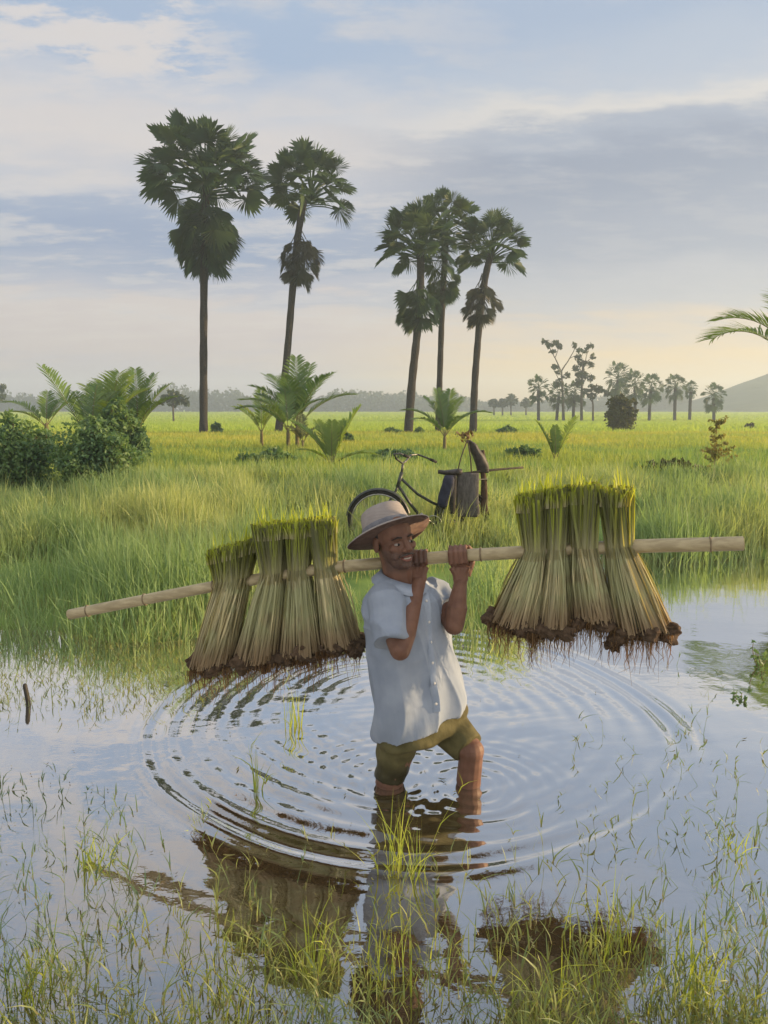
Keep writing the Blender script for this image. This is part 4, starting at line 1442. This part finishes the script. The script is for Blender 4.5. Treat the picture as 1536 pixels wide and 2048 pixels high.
c = mixc(nt, noise(nt, coords(nt), 25, 4), (0.22, 0.19, 0.175), (0.31, 0.275, 0.255))
b = bsdf(nt, c, 0.75, 0.2, wv.outputs['Fac'], 0.35, 0.003)
nt.links.new(b.outputs[0], out.inputs['Surface'])
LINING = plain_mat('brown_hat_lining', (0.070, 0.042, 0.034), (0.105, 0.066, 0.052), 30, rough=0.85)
BAND = plain_mat('hat_band_cloth', (0.115, 0.115, 0.13), (0.16, 0.16, 0.175), 30, rough=0.8)
GREYHAIR = plain_mat('greying_hair', (0.035, 0.028, 0.025), (0.075, 0.062, 0.055), 120, rough=0.6)
HAIR = plain_mat('dark_hair', (0.012, 0.010, 0.009), (0.03, 0.026, 0.024), 120, rough=0.5)
EYE = plain_mat('eye_white', (0.30, 0.26, 0.23), rough=0.25)
PUPIL = plain_mat('dark_pupil', (0.01, 0.008, 0.006), rough=0.2)
TOOTH = plain_mat('teeth', (0.36, 0.32, 0.27), rough=0.3)
LIP = plain_mat('lips', (0.16, 0.065, 0.05), (0.20, 0.085, 0.065), 40, rough=0.45)

base = P(855, 1566, 2.83)
base[2] = -0.33
man = thing('person', base, 'smiling man in straw hat and pale blue shirt wading with a bamboo pole', 'person')

Lx = nrm([0.80, 0.60, 0.0])          # towards the man's left
Fx = nrm([0.60, -0.80, 0.0])         # the way his chest faces

# head frame
HF = nrm([0.53, -0.85, 0.03])
HU = nrm(np.array([-0.22, 0.12, 1.0]) - HF * np.dot(HF, [-0.22, 0.12, 1.0]))
HL = np.cross(HU, HF)                # the head's left
HC = P(786, 1083, 2.84)              # middle of the head (between the ears)


def hp(l, f, u):
    return HC + HL * l + HF * f + HU * u


hrot = np.array([HL, HF, HU])
bod = MB()
# torso and neck
bod.tube(np.array([P(846, 1470, 2.85), P(843, 1430, 2.85), P(832, 1340, 2.86), P(820, 1250, 2.87), P(808, 1195, 2.87), P(800, 1172, 2.87)]), [0.09, 0.095, 0.085, 0.085, 0.08, 0.06], 16)
bod.tube(np.array([P(803, 1185, 2.87), P(796, 1155, 2.865), P(790, 1120, 2.86), hp(0, -0.015, -0.02)]), [0.066, 0.058, 0.056, 0.058], 14)
# skull, jaw, face
bod.ball(hp(0, -0.008, 0.045), (0.074, 0.092, 0.082), 24, 16, hrot)
bod.ball(hp(0, 0.020, -0.020), (0.061, 0.072, 0.072), 22, 14, hrot)
bod.ball(hp(0, 0.040, -0.062), (0.043, 0.048, 0.042), 18, 12, hrot)
bod.ball(hp(0, 0.078, -0.082), (0.021, 0.017, 0.017), 14, 10, hrot)           # chin
bod.ball(hp(0, 0.070, 0.026), (0.052, 0.018, 0.012), 14, 10, hrot)            # brow
for s in (-1, 1):
    bod.ball(hp(s * 0.040, 0.066, -0.012), (0.020, 0.018, 0.018), 14, 10, hrot)   # cheek bones
    bod.ball(hp(s * 0.036, 0.066, -0.040), (0.017, 0.016, 0.018), 14, 10, hrot)
    bod.ball(hp(s * 0.076, -0.006, 0.000), (0.009, 0.020, 0.031), 14, 10, hrot)   # ears
    bod.ball(hp(s * 0.013, 0.096, -0.020), (0.009, 0.012, 0.009), 10, 8, hrot)    # nostrils
bod.tube(np.array([hp(0, 0.082, 0.022), hp(0, 0.096, 0.002), hp(0, 0.110, -0.016), hp(0, 0.098, -0.024)]), [0.009, 0.010, 0.0125, 0.010], 10)
bod.ball(hp(0, 0.084, -0.044), (0.026, 0.014, 0.008), 14, 10, hrot)           # upper lip
bod.ball(hp(0, 0.082, -0.062), (0.022, 0.013, 0.007), 14, 10, hrot)           # lower lip

# arms
sh_r, el_r = P(770, 1200, 2.76), P(800, 1300, 2.635)
sh_l, el_l = P(880, 1192, 2.97), P(908, 1250, 2.80)


def arm(sh, elb, grip_px, top_side):
    """upper arm, forearm and a hand closed round the pole at grip_px"""
    c = pole_at(grip_px)
    a = pole_dir(grip_px)
    u = elb - c
    u = nrm(u - a * np.dot(u, a))
    w = np.cross(a, u)
    if w[1] > 0:
        w = -w
    wr = c + u * 0.098 - w * 0.006
    bod.tube(np.array([sh, sh * 0.55 + elb * 0.45, elb]), [0.052, 0.046, 0.039], 14)
    bod.ball(elb, 0.039, 14, 10)
    fd = nrm(wr - elb)
    bod.tube(np.array([elb, elb + fd * 0.07, elb * 0.5 + wr * 0.5, wr * 0.9 + elb * 0.1, wr]), [0.039, 0.043, 0.037, 0.027, 0.026], 14)
    offs, radii, ends = (-0.0305, -0.0105, 0.0095, 0.0285), (0.0094, 0.0098, 0.0094, 0.0082), (196, 214, 206, 184)
    for o, r, en in zip(offs, radii, ends):
        cc = c + a * o
        kn = cc + u * (PR + 0.020) + w * 0.010
        bod.tube(np.array([wr + a * o * 0.45, wr * 0.45 + kn * 0.55 + a * 0.0, kn]), [0.017, 0.0155, 0.0135], 10)   # palm
        pts = []
        for th in (8, 38, 70, 104, 140, 170, en):
            q = R(th)
            rr = PR + 0.0065 + (0.005 if th in (38, 104, 170) else 0.0)
            pts.append(cc + u * math.cos(q) * rr + w * math.sin(q) * rr)
        bod.tube(np.array(pts), [r * 1.12, r * 1.12, r, r * 1.05, r * 0.92, r * 0.9, r * 0.72], 10)
        bod.ball(pts[-1], r * 0.75, 8, 6)
    ts = -1 if top_side else 1
    tb = wr + a * ts * 0.022 + u * -0.018 - w * 0.012
    pts = [tb]
    for th, o in ((-35, 0.046), (-80, 0.050), (-125, 0.046), (-160, 0.038)):
        q = R(th)
        rr = PR + 0.010
        pts.append(c + a * ts * o + u * math.cos(q) * rr + w * math.sin(q) * rr)
    bod.tube(np.array(pts), [0.017, 0.0145, 0.0118, 0.0112, 0.0085], 10)
    bod.ball(pts[-1], 0.0088, 8, 6)


arm(sh_r, el_r, 839, True)
arm(sh_l, el_l, 918, False)

# legs
def leg(hip, knee, ankle, foot_dir, r):
    bod.tube(np.array([hip, hip * 0.6 + knee * 0.4, knee]), [r[0], r[0] * 0.9, r[1]], 14)
    bod.ball(knee, r[1] * 1.02, 14, 10)
    mid = knee * 0.68 + ankle * 0.32 - nrm(foot_dir) * 0.012
    bod.tube(np.array([knee, mid, knee * 0.3 + ankle * 0.7, ankle]), [r[1] * 0.96, r[2], r[2] * 0.75, r[2] * 0.62], 14)
    f = nrm(foot_dir)
    bod.tube(np.array([ankle - f * 0.05 - [0, 0, 0.03], ankle + f * 0.05 - [0, 0, 0.035], ankle + f * 0.13 - [0, 0, 0.05], ankle + f * 0.19 - [0, 0, 0.055]]), [0.032, 0.036, 0.034, 0.018], 12)


k_r = P(779, 1556, 2.80)
k_r[2] = 0.015
an_r = np.array([k_r[0] - 0.05, k_r[1] + 0.08, -0.265])
leg(P(808, 1455, 2.80), k_r, an_r, Fx, (0.080, 0.056, 0.050))
k_l = P(943, 1502, 2.78)
an_l = P(946, 1572, 2.80)
an_l = np.array([an_l[0] + 0.0, an_l[1] + 0.02, -0.265])
leg(P(888, 1448, 2.88), k_l, an_l, np.array([0.9, -0.4, 0]), (0.080, 0.050, 0.050))
body = remesh('body', bod, 0.0032, 2, SKIN, man)
vc = np.empty(len(body.data.vertices) * 3, np.float32)
body.data.vertices.foreach_get('co', vc)
vc = vc.reshape(-1, 3) - HC
hl_c, hf_c, hu_c = vc @ HL, vc @ HF, vc @ HU
jaw = np.clip((-0.028 - hu_c + 0.25 * np.abs(hl_c)) / 0.014, 0, 1) * np.clip((hf_c + 0.012) / 0.02, 0, 1) * np.clip((hu_c + 0.125) / 0.02, 0, 1) * (np.linalg.norm(vc, axis=1) < 0.15)
jaw *= 1 - np.clip(1 - ((hl_c / 0.030) ** 2 + ((hu_c + 0.053) / 0.014) ** 2), 0, 1) * (hf_c > 0.05)
sa = body.data.attributes.new('stubble', 'FLOAT', 'POINT')
sa.data.foreach_set('value', jaw.astype(np.float32))

# face details
for s in (-1, 1):
    eb = MB()
    eb.ball(hp(s * 0.031, 0.0755, 0.004), (0.0115, 0.0105, 0.0045), 14, 10, hrot)
    e = part('eye', eb, EYE, man)
    eb = MB()
    eb.ball(hp(s * 0.030 + 0.002, 0.0842, 0.004), (0.0052, 0.004, 0.0052), 12, 8, hrot)
    part('pupil', eb, PUPIL, e)
    bb = MB()
    bb.tube(np.array([hp(s * 0.014, 0.089, 0.028), hp(s * 0.030, 0.087, 0.032), hp(s * 0.050, 0.072, 0.024)]), [0.0028, 0.0036, 0.002], 8)
    part('eyebrow', bb, HAIR, man)
mb = MB()
mb.ball(hp(0, 0.0905, -0.0535), (0.018, 0.0085, 0.0042), 14, 10, hrot)
part('teeth', mb, TOOTH, man)
for u_, nm in ((-0.0455, 'lip'), (-0.0615, 'lip')):
    mb = MB()
    t = np.linspace(-1, 1, 9)
    mb.tube(np.array([hp(q * 0.026, 0.0965 - 0.013 * q * q, u_ + (0.013 if u_ < -0.05 else 0.006) * q * q) for q in t]), 0.0048 * (1.05 - 0.6 * t ** 2), 8)
    part(nm, mb, LIP, man)
mb = MB()
t = np.linspace(-1, 1, 9)
mb.tube(np.array([hp(q * 0.034, 0.1015 - 0.018 * q * q, -0.0355 - 0.010 * q * q) for q in t]), 0.0034 * (1.1 - 0.6 * t ** 2), 8)
part('moustache', mb, GREYHAIR, man)
mb = MB()
mb.ball(hp(0, -0.022, 0.045), (0.079, 0.086, 0.080), 22, 14, hrot)
mb.ball(hp(0, -0.058, -0.006), (0.062, 0.042, 0.045), 18, 12, hrot)
part('hair', mb, HAIR, man)

# hat
hn = nrm([-0.32, 0.47, 0.90])
hr = nrm(np.array([0.9, -0.42, 0]) - hn * np.dot(hn, [0.9, -0.42, 0]))       # its front
hl = np.cross(hn, hr)
hc = P(777, 1068, 2.845)


def hat_ring(rf, rl, up, k=40, wave=0.0):
    a = np.linspace(0, 2 * PI, k, endpoint=False)
    z = up + wave * np.cos(2 * a + 0.3) + 0.4 * wave * np.sin(3 * a)
    return hc + (np.cos(a) * rf)[:, None] * hr + (np.sin(a) * rl)[:, None] * hl + z[:, None] * hn


hb = MB()
prof = [(0.082, 0.072, 0.000, 0), (0.100, 0.090, 0.002, 0.001), (0.13, 0.12, 0.004, 0.003), (0.158, 0.148, 0.001, 0.006), (0.170, 0.160, -0.004, 0.008), (0.171, 0.161, -0.001, 0.008), (0.158, 0.148, 0.005, 0.006), (0.13, 0.12, 0.008, 0.003),
        (0.102, 0.092, 0.007, 0.001), (0.0985, 0.0885, 0.016, 0), (0.0945, 0.0845, 0.05, 0), (0.088, 0.078, 0.088, 0), (0.082, 0.071, 0.104, 0), (0.070, 0.058, 0.112, 0), (0.045, 0.032, 0.108, 0), (0.012, 0.008, 0.104, 0)]
hb.loft([hat_ring(a, b_, c_, 48, d_) for a, b_, c_, d_ in prof[4:]], cap=False)
hb.add([hc + 0.104 * hn], [])
hb.loft([hat_ring(0.0121, 0.0081, 0.1039, 48), hat_ring(0.002, 0.001, 0.1035, 48)], cap=False)
hat = part('straw_hat', hb, STRAW, man)
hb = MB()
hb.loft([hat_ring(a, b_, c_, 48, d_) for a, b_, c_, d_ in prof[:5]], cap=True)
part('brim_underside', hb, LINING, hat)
hb = MB()
hb.loft([hat_ring(a, b_, c_, 48) for a, b_, c_ in ((0.0995, 0.0895, 0.012), (0.1010, 0.0910, 0.014), (0.0985, 0.0885, 0.040), (0.0955, 0.0855, 0.042))], cap=False)
part('hat_band', hb, BAND, hat)

# shirt
sb = MB()


def ring(xl, xr, yl, yr, Y, k=36, depth=0.68, e=2.4):
    pl, pr = P(xl, yl, Y), P(xr, yr, Y)
    c = (pl + pr) / 2
    half = np.linalg.norm(pr[:2] - pl[:2]) / 2
    kx = math.sqrt(Lx[0] ** 2 + (Fx[0] * depth) ** 2)
    hw = half / kx
    a = np.linspace(0, 2 * PI, k, endpoint=False)
    ca, sa = np.cos(a), np.sin(a)
    x = np.sign(ca) * np.abs(ca) ** (2 / e) * hw
    y = np.sign(sa) * np.abs(sa) ** (2 / e) * hw * depth
    pts = c + x[:, None] * Lx + y[:, None] * Fx
    sl = (pr[2] - pl[2]) / (2 * half)
    pts[:, 2] += (pts[:, 0] - c[0]) * sl
    return pts


rings = [ring(752, 934, 1466, 1412, 2.85, e=2.6), ring(750, 933, 1440, 1400, 2.85, e=2.6), ring(746, 927, 1400, 1376, 2.855), ring(740, 916, 1350, 1338, 2.86), ring(734, 905, 1300, 1296, 2.865),
         ring(729, 896, 1258, 1254, 2.87), ring(727, 893, 1222, 1218, 2.87), ring(730, 890, 1194, 1194, 2.87), ring(742, 876, 1177, 1178, 2.87), ring(758, 846, 1163, 1166, 2.868), ring(764, 826, 1154, 1158, 2.866)]
sb.loft(rings)
sl_end_r = P(783, 1284, 2.655)
sb.tube(np.array([P(772, 1188, 2.80), sh_r, sh_r * 0.5 + sl_end_r * 0.5, sl_end_r * 1.0]), [0.066, 0.074, 0.070, 0.069], 18)
sl_end_l = P(899, 1218, 2.885)
sb.tube(np.array([P(855, 1184, 2.93), P(878, 1192, 2.955), sl_end_l]), [0.066, 0.070, 0.063], 18)
hem_c = P(845, 1440, 2.85)


def folds(c, no):
    q = c - hem_c
    l, f, z = q @ Lx, q @ Fx, q[:, 2]
    amp = 0.35 + 0.65 * np.clip((0.46 - z) / 0.4, 0, 1)
    ang = np.arctan2(f, l)
    def crease(x):
        return (1 - np.abs(np.sin(x))) ** 2 - 0.35
    d = 0.0075 * amp * np.sin(ang * 6 + 2.5 * np.sin(z * 8) + 1.0)
    d += 0.0120 * amp * crease(ang * 4 + 2.2 * np.sin(z * 6 + 1) + 0.6 * wob(c, 72, 6, 2))
    d += 0.0115 * crease(11 * z + 10 * l + 1.2 * np.sin(l * 14) + wob(c, 73, 8, 2)) * np.exp(-((z - 0.46) / 0.17) ** 2)
    d += 0.0040 * wob(c * np.array([1, 1, 0.55]), 71, 11, 3)
    d += 0.0125 * crease(17 * (z * 0.8 + l * 0.6) + wob(c, 74, 9, 2)) * np.exp(-(((l + 0.17) / 0.11) ** 2 + ((z - 0.36) / 0.14) ** 2))
    return c + no * d[:, None]


shirt = remesh('shirt', sb, 0.0048, 1, CLOTH, man, fn=folds)


from mathutils.bvhtree import BVHTree
bpy.context.view_layer.update()
sv = [v.co.copy() for v in shirt.data.vertices]
tree = BVHTree.FromPolygons(sv, [tuple(p.vertices) for p in shirt.data.polygons])


def on_shirt(px, py):
    d = Vector(ray(px, py)).normalized()
    h = tree.ray_cast(Vector((0, 0, CAM_H)), d)
    return np.array(h[0]), np.array(h[1])


line_y = np.linspace(1424, 1186, 30)
line_x = np.interp(-line_y, [-1430, -1350, -1250, -1200, -1186], [874, 866, 858, 852, 849])
pl_ = MB()
V, Fc = [], []
hits = [on_shirt(x, y) for x, y in zip(line_x, line_y)]
for i, (cpt, no) in enumerate(hits):
    sidev = nrm(np.cross([0, 0, 1.0], Fx))
    sidev = nrm(sidev - no * np.dot(sidev, no))
    for o, h in ((-0.016, -0.003), (-0.0145, 0.0022), (0.0125, 0.0040), (0.0150, 0.0042), (0.0165, -0.004)):
        V.append(cpt + sidev * (o + 0.0015 * math.sin(i * 0.8)) + no * h)
for i in range(len(hits) - 1):
    for j in range(4):
        a = i * 5 + j
        Fc.append((a, a + 1, a + 6, a + 5))
pl_.add(V, Fc)
part('placket', pl_, CLOTH_EDGE, shirt)
for k_ in range(2, 30, 5):
    bt = MB()
    cpt, no = hits[k_]
    bt.ball(cpt + no * 0.0045, (0.0055, 0.0055, 0.0022), 10, 6, np.array([nrm(np.cross(no, [0, 0, 1.0])), nrm(np.cross(no, np.cross(no, [0, 0, 1.0]))), no]))
    part('button', bt, BUTTON, shirt)
# collar: two flaps round the neck
nc = P(799, 1162, 2.866)
for s in (-1, 1):
    cb_ = MB()
    rows = []
    for t in np.linspace(0, 1, 9):
        d = nrm(Fx * math.cos(s * PI * (1 - t) * 0.98) + Lx * s * math.sin(PI * (1 - t) * 0.98))
        drop = 0.050 * t ** 1.5
        inner = nc + d * 0.064 + np.array([0, 0, 0.034 - drop])
        fold = nc + d * 0.073 + np.array([0, 0, 0.050 - drop])
        outer = nc + d * (0.108 + 0.018 * t) + np.array([0, 0, 0.018 - drop * 1.1])
        rows.append([inner, fold, outer, outer - np.array([0, 0, 0.004]) - d * 0.002])
    V = [p for r_ in rows for p in r_]
    Fc = [(i * 4 + j, i * 4 + j + 1, i * 4 + j + 5, i * 4 + j + 4) for i in range(8) for j in range(3)]
    cb_.add(V, Fc)
    part('collar_flap', cb_, CLOTH_EDGE, shirt)
# cuffs of the sleeves
# shorts
ob = MB()
ob.loft([ring(756, 930, 1452, 1410, 2.85), ring(754, 934, 1464, 1428, 2.85), ring(756, 930, 1478, 1450, 2.84, e=2.2), ring(770, 915, 1484, 1462, 2.84, e=2.0)])
hr_ = P(798, 1462, 2.80)
ob.tube(np.array([hr_, hr_ * 0.6 + k_r * 0.4, hr_ * 0.18 + k_r * 0.82, hr_ * 0.03 + k_r * 0.97]), [0.092, 0.080, 0.066, 0.065], 18)
hl_ = P(890, 1446, 2.88)
ob.tube(np.array([hl_, hl_ * 0.55 + k_l * 0.45, hl_ * 0.10 + k_l * 0.90]), [0.088, 0.078, 0.070], 18)


def ofold(c, no):
    d = 0.004 * wob(c, 81, 9, 3) + 0.003 * np.sin(70 * c[:, 2] + 40 * c[:, 0])
    return c + no * d[:, None]


remesh('shorts', ob, 0.0055, 3, OLIVE, man, fn=ofold)

# ------------------------------------------------------------------ bicycle
PAINT = plain_mat('worn_dark_paint', (0.018, 0.024, 0.020), (0.035, 0.040, 0.034), 30, rough=0.45, spec=0.45)
STEEL = plain_mat('dull_steel', (0.30, 0.30, 0.29), (0.42, 0.41, 0.39), 30, rough=0.35, metal=0.9)
CHROME = plain_mat('tarnished_chrome', (0.07, 0.07, 0.068), (0.14, 0.135, 0.125), 30, rough=0.4, metal=0.7)
RUBBER = plain_mat('tyre_rubber', (0.016, 0.016, 0.016), (0.035, 0.032, 0.028), 40, rough=0.85)
SADDLE = plain_mat('worn_saddle', (0.030, 0.026, 0.024), (0.06, 0.052, 0.046), 20, rough=0.55)
SACK = plain_mat('grey_sackcloth', (0.065, 0.060, 0.058), (0.115, 0.105, 0.10), 40, (1, 1, 0.3), rough=0.9, bstr=0.6)
BLUE_SACK = plain_mat('blue_black_cloth', (0.010, 0.012, 0.024), (0.022, 0.025, 0.048), 14, rough=0.7)
BROWN_SACK = plain_mat('brown_cloth', (0.045, 0.028, 0.018), (0.085, 0.055, 0.035), 18, rough=0.9)
STICKM = plain_mat('dark_stick', (0.035, 0.028, 0.02), (0.07, 0.055, 0.04), 30, rough=0.8)
BY = 7.3


def B(px, py, off=0.0):
    return P(px, py, BY + off + (px - 757) / 165 * 0.45)


wf, wb_ = B(757, 1042), B(926, 1040)
RD = nrm(np.array([wb_[0] - wf[0], wb_[1] - wf[1], 0]))
gz = float(ground_z(wf[0], BY))
WR = 62 * mpp(BY, 1040)
bike = thing('bicycle', (wf + wb_) / 2 * np.array([1, 1, 0]) + np.array([0, 0, gz]), 'old dark step-through bicycle parked in tall grass with sacks over its back wheel', 'bicycle')
for c0 in (wf, wb_):
    fd_ = np.array([1.0, 0, 0]) if c0 is wf else RD
    sd0 = np.array([-fd_[1], fd_[0], 0])
    tb = MB()
    a = np.linspace(0, 2 * PI, 40, endpoint=False)
    tb.tube(c0 + (np.cos(a)[:, None] * fd_ + np.sin(a)[:, None] * np.array([0, 0, 1.0])) * (WR - 0.014), 0.019, 8, closed=True)
    wheel = part('wheel', tb, RUBBER, bike)
    rb = MB()
    rb.tube(c0 + (np.cos(a)[:, None] * fd_ + np.sin(a)[:, None] * np.array([0, 0, 1.0])) * (WR - 0.040), 0.010, 6, closed=True)
    part('rim', rb, STEEL, wheel)
    hb = MB()
    hb.tube(np.array([c0 + [0, -0.05, 0], c0 + [0, -0.02, 0], c0 + [0, 0.02, 0], c0 + [0, 0.05, 0]]), [0.010, 0.018, 0.018, 0.010], 8)
    for i in range(32):
        q = 2 * PI * i / 32
        e = c0 + (fd_ * math.cos(q + 0.25 * (-1) ** i) + np.array([0, 0, math.sin(q + 0.25 * (-1) ** i)])) * (WR - 0.045)
        hb.tube(np.array([c0 + [0.015 * math.cos(q), 0.02 * (-1) ** (i // 2), 0.015 * math.sin(q)], e]), 0.0012, 4)
    part('spokes', hb, STEEL, wheel)
    mg = MB()
    aa = np.linspace(R(15), R(170), 24) if c0 is wf else np.linspace(R(5), R(165), 24)
    V, Fc = [], []
    for q in aa:
        d = fd_ * math.cos(q) + np.array([0, 0, math.sin(q)])
        for o, h in ((-0.030, -0.012), (-0.016, 0.003), (0.016, 0.003), (0.030, -0.012)):
            V.append(c0 + d * (WR + 0.018 + h) + sd0 * o)
    for i in range(23):
        for j in range(3):
            k_ = i * 4 + j
            Fc.append((k_, k_ + 1, k_ + 5, k_ + 4))
    mg.add(V, Fc)
    part('mudguard', mg, PAINT, bike)
ht, hbm = B(803, 948), B(795, 974)
bb_, st_top = B(866, 1046), B(893, 952)
fb = MB()
fb.tube(np.array([ht + [0.004, 0, 0.02], hbm]), 0.019, 10)
fb.tube(np.array([B(801, 956), B(835, 988), B(866, 1006), B(880, 1012)]), 0.0145, 8)
fb.tube(np.array([B(796, 970), B(818, 1004), B(840, 1032), bb_]), 0.0165, 8)
fb.tube(np.array([bb_, st_top]), 0.0155, 8)
for s in (-0.045, 0.045):
    fb.tube(np.array([bb_ + [0, s * 0.6, 0], wb_ + [0, s, 0]]), 0.010, 7)
    fb.tube(np.array([B(888, 968, s * 0.4), wb_ + [0, s, 0]]), 0.008, 7)
fb.ball(bb_, (0.028, 0.04, 0.028), 12, 8)
part('frame', fb, PAINT, bike)
kb = MB()
crown = B(790, 985)
for s in (-0.05, 0.05):
    kb.tube(np.array([crown + [0, s * 0.7, 0], crown * 0.6 + wf * 0.4 + [-0.005, s, 0], wf + [0, s, 0]]), [0.011, 0.010, 0.007], 8)
kb.tube(np.array([crown + [0, -0.045, 0], crown + [0, 0.045, 0]]), 0.014, 8)
kb.tube(np.array([crown, hbm]), 0.013, 8)
part('fork', kb, PAINT, bike)
hbm_ = MB()
stem = B(806, 926)
hbm_.tube(np.array([ht, stem]), 0.012, 8)
hb1 = [stem, stem + [-0.01, -0.10, 0.005], B(793, 918, -0.19), B(788, 908, -0.24), B(800, 907, -0.26), B(812, 912, -0.27)]
hb2 = [stem, stem + [0.03, 0.08, 0.01], B(822, 910, 0.16), B(835, 909, 0.20), B(852, 915, 0.24), B(866, 921, 0.26)]
hbm_.tube(np.array(hb1), 0.010, 8)
hbm_.tube(np.array(hb2), 0.010, 8)
hbar = part('handlebar', hbm_, CHROME, bike)
for q in (hb1, hb2):
    gb = MB()
    gb.tube(np.array([q[-2] * 0.4 + q[-1] * 0.6, q[-1] * 0.95 + q[-2] * 0.05, q[-1] + (q[-1] - q[-2]) * 0.5]), [0.015, 0.016, 0.014], 8)
    part('grip', gb, RUBBER, hbar)
sd_ = MB()
sc = B(896, 944)
rings = []
for t, w_, h_ in ((-0.105, 0.016, 0.004), (-0.09, 0.024, 0.008), (-0.04, 0.036, 0.002), (0.03, 0.080, 0.008), (0.09, 0.105, 0.016), (0.13, 0.092, 0.018), (0.145, 0.05, 0.014)):
    a = np.linspace(0, 2 * PI, 14, endpoint=False)
    rings.append(sc + np.stack([np.full(14, t), np.cos(a) * w_, h_ + np.sin(a) * np.where(np.sin(a) > 0, 0.016, 0.018 + 0.4 * w_)], 1))
sd_.loft(rings)
sd_.tube(np.array([sc + [0.02, 0, -0.03], st_top]), 0.012, 8)
part('saddle', sd_, SADDLE, bike)
cr = MB()
ry = B(925, 962)
for s in (-0.07, 0.0, 0.07):
    cr.tube(np.array([B(905, 962, s), B(975, 958, s)]), 0.007, 6)
for x in (908, 930, 952, 974):
    cr.tube(np.array([B(x, 961, -0.07), B(x, 961, 0.07)]), 0.006, 6)
for s in (-0.07, 0.07):
    cr.tube(np.array([B(950, 961, s), wb_ + [0, s * 0.8, 0]]), 0.006, 6)
part('carrier', cr, PAINT, bike)
kr = MB()
a = np.linspace(0, 2 * PI, 24, endpoint=False)
kr.tube(bb_ + np.stack([np.cos(a) * 0.085, 0 * a - 0.05, np.sin(a) * 0.085], 1), 0.006, 5, closed=True)
for s in (-1, 1):
    e = bb_ + np.array([0.12 * s, -0.075 * 1 if s < 0 else 0.075, -0.10 * s])
    kr.tube(np.array([bb_ + [0, e[1] - bb_[1], 0], e]), 0.009, 6)
    kr.tube(np.array([e + [0, -0.05, 0], e + [0, 0.05, 0]]), [0.016, 0.016], 6)
part('crank', kr, STEEL, bike)


def sack(label, pts, dy, mat, name, y0, seed, cord=None):
    """hanging sack from an outline in the picture: (x, y_top, y_bottom) columns"""
    g = np.random.default_rng(seed)
    a0, a1 = pts[0], pts[-1]
    o = thing(name, B((a0[0] + a1[0]) / 2, a0[2], y0), label, 'bag')
    mb = MB()
    rings = []
    k_ = 28
    n_ = 22
    for i in range(n_ + 1):
        f = i / n_
        xl, xr = np.interp(f, [0, 0.12, 0.5, 0.9, 1], pts[0]), np.interp(f, [0, 0.12, 0.5, 0.9, 1], pts[1])
        y = pts[2][0] + (pts[2][1] - pts[2][0]) * f
        p0, p1 = B(xl, y, y0), B(xr, y, y0)
        c = (p0 + p1) / 2
        hw = (p1 - p0)[0] / 2
        d = dy * (0.35 + 0.65 * math.sin(PI * min(1, 0.12 + f * 0.8)))
        a = np.linspace(0, 2 * PI, k_, endpoint=False)
        rr = np.stack([np.sign(np.cos(a)) * np.abs(np.cos(a)) ** 0.8 * hw, np.sin(a) * d, 0 * a], 1)
        pt = c + rr * (1 + 0.06 * np.sin(3 * a + seed + f * 5))[:, None]
        rings.append(pt + np.stack([wob(pt, seed, 5, 3), wob(pt, seed + 9, 6, 3), 0.6 * wob(pt, seed + 5, 5, 3)], 1) * 0.016)
    mb.loft(rings)
    part('cloth', mb, mat, o)
    if cord:
        cbm = MB()
        for line in cord:
            cbm.tube(np.array([B(x, y, y0 + dd) for x, y, dd in line]), 0.007, 6)
        part('cords', cbm, STICKM, o)
    return o


sack('grey woven sack hung over the near side of the bicycle\'s rear carrier', ([917, 916, 915, 914, 916], [957, 958, 958, 959, 957], (945, 1034)), 0.035, SACK, 'sack', -0.14, 1,
     [[(934, 882, 0.05), (922, 915, 0.0), (914, 948, 0.0)], [(936, 882, 0.05), (941, 915, -0.02), (943, 946, -0.02)]])
sack('blue black cloth bag hanging behind the bicycle\'s saddle', ([888, 884, 879, 874, 878], [908, 909, 904, 896, 888], (950, 1014)), 0.05, BLUE_SACK, 'cloth_bag', -0.10, 2)
sack('dark bag sagging between the blue bag and the grey sack', ([899, 897, 895, 894, 897], [914, 915, 913, 911, 909], (950, 1028)), 0.05, RUBBER, 'dark_bag', -0.12, 3)
sack('slanting dark cloth bundle with a tied neck standing on the bicycle\'s carrier', ([932, 936, 944, 950, 954], [940, 952, 968, 976, 976], (880, 946)), 0.06, SADDLE, 'cloth_bundle', 0.0, 4)
sack('narrow dark bag on the far side of the bicycle\'s rear wheel', ([959, 959, 960, 960, 961], [968, 970, 972, 974, 973], (900, 1032)), 0.03, BROWN_SACK, 'long_bag', -0.02, 5)
stk = thing('stick', B(985, 940), 'thin dark stick lying across the bicycle\'s carrier and pointing right', 'stick')
sb = MB()
sb.tube(np.array([B(925, 947, -.03), B(985, 940, -.03), B(1020, 937, -.03), B(1046, 935, -.03)]), [0.012, 0.013, 0.011, 0.012], 8)
part('shaft', sb, STICKM, stk)
# dry sprig tied above the bundle
tg = thing('dry_sprig', B(934, 882), 'dry brown leafy sprig sticking up from the neck of the dark cloth bundle', 'sprig')
g = np.random.default_rng(99)
sb, qb = MB(), QB()
for i in range(7):
    e = B(934 + g.uniform(-20, 14), 868 + g.uniform(-9, 10), g.uniform(-.08, .08))
    pts = limb(sb, B(935, 886), e, 0.004, 0.0015, g, 5, 0.2)
    leaf_cloud(qb, pts[-1], 0.025, 5, 0.03, g, 0.1, 2.4)
part('twigs', sb, TWIG, tg)
link('leaves', qb.mesh('leaves'), leaf_mat('dry_leaf', (0.12, 0.075, 0.03), (0.18, 0.12, 0.05), transl=0.3), tg)
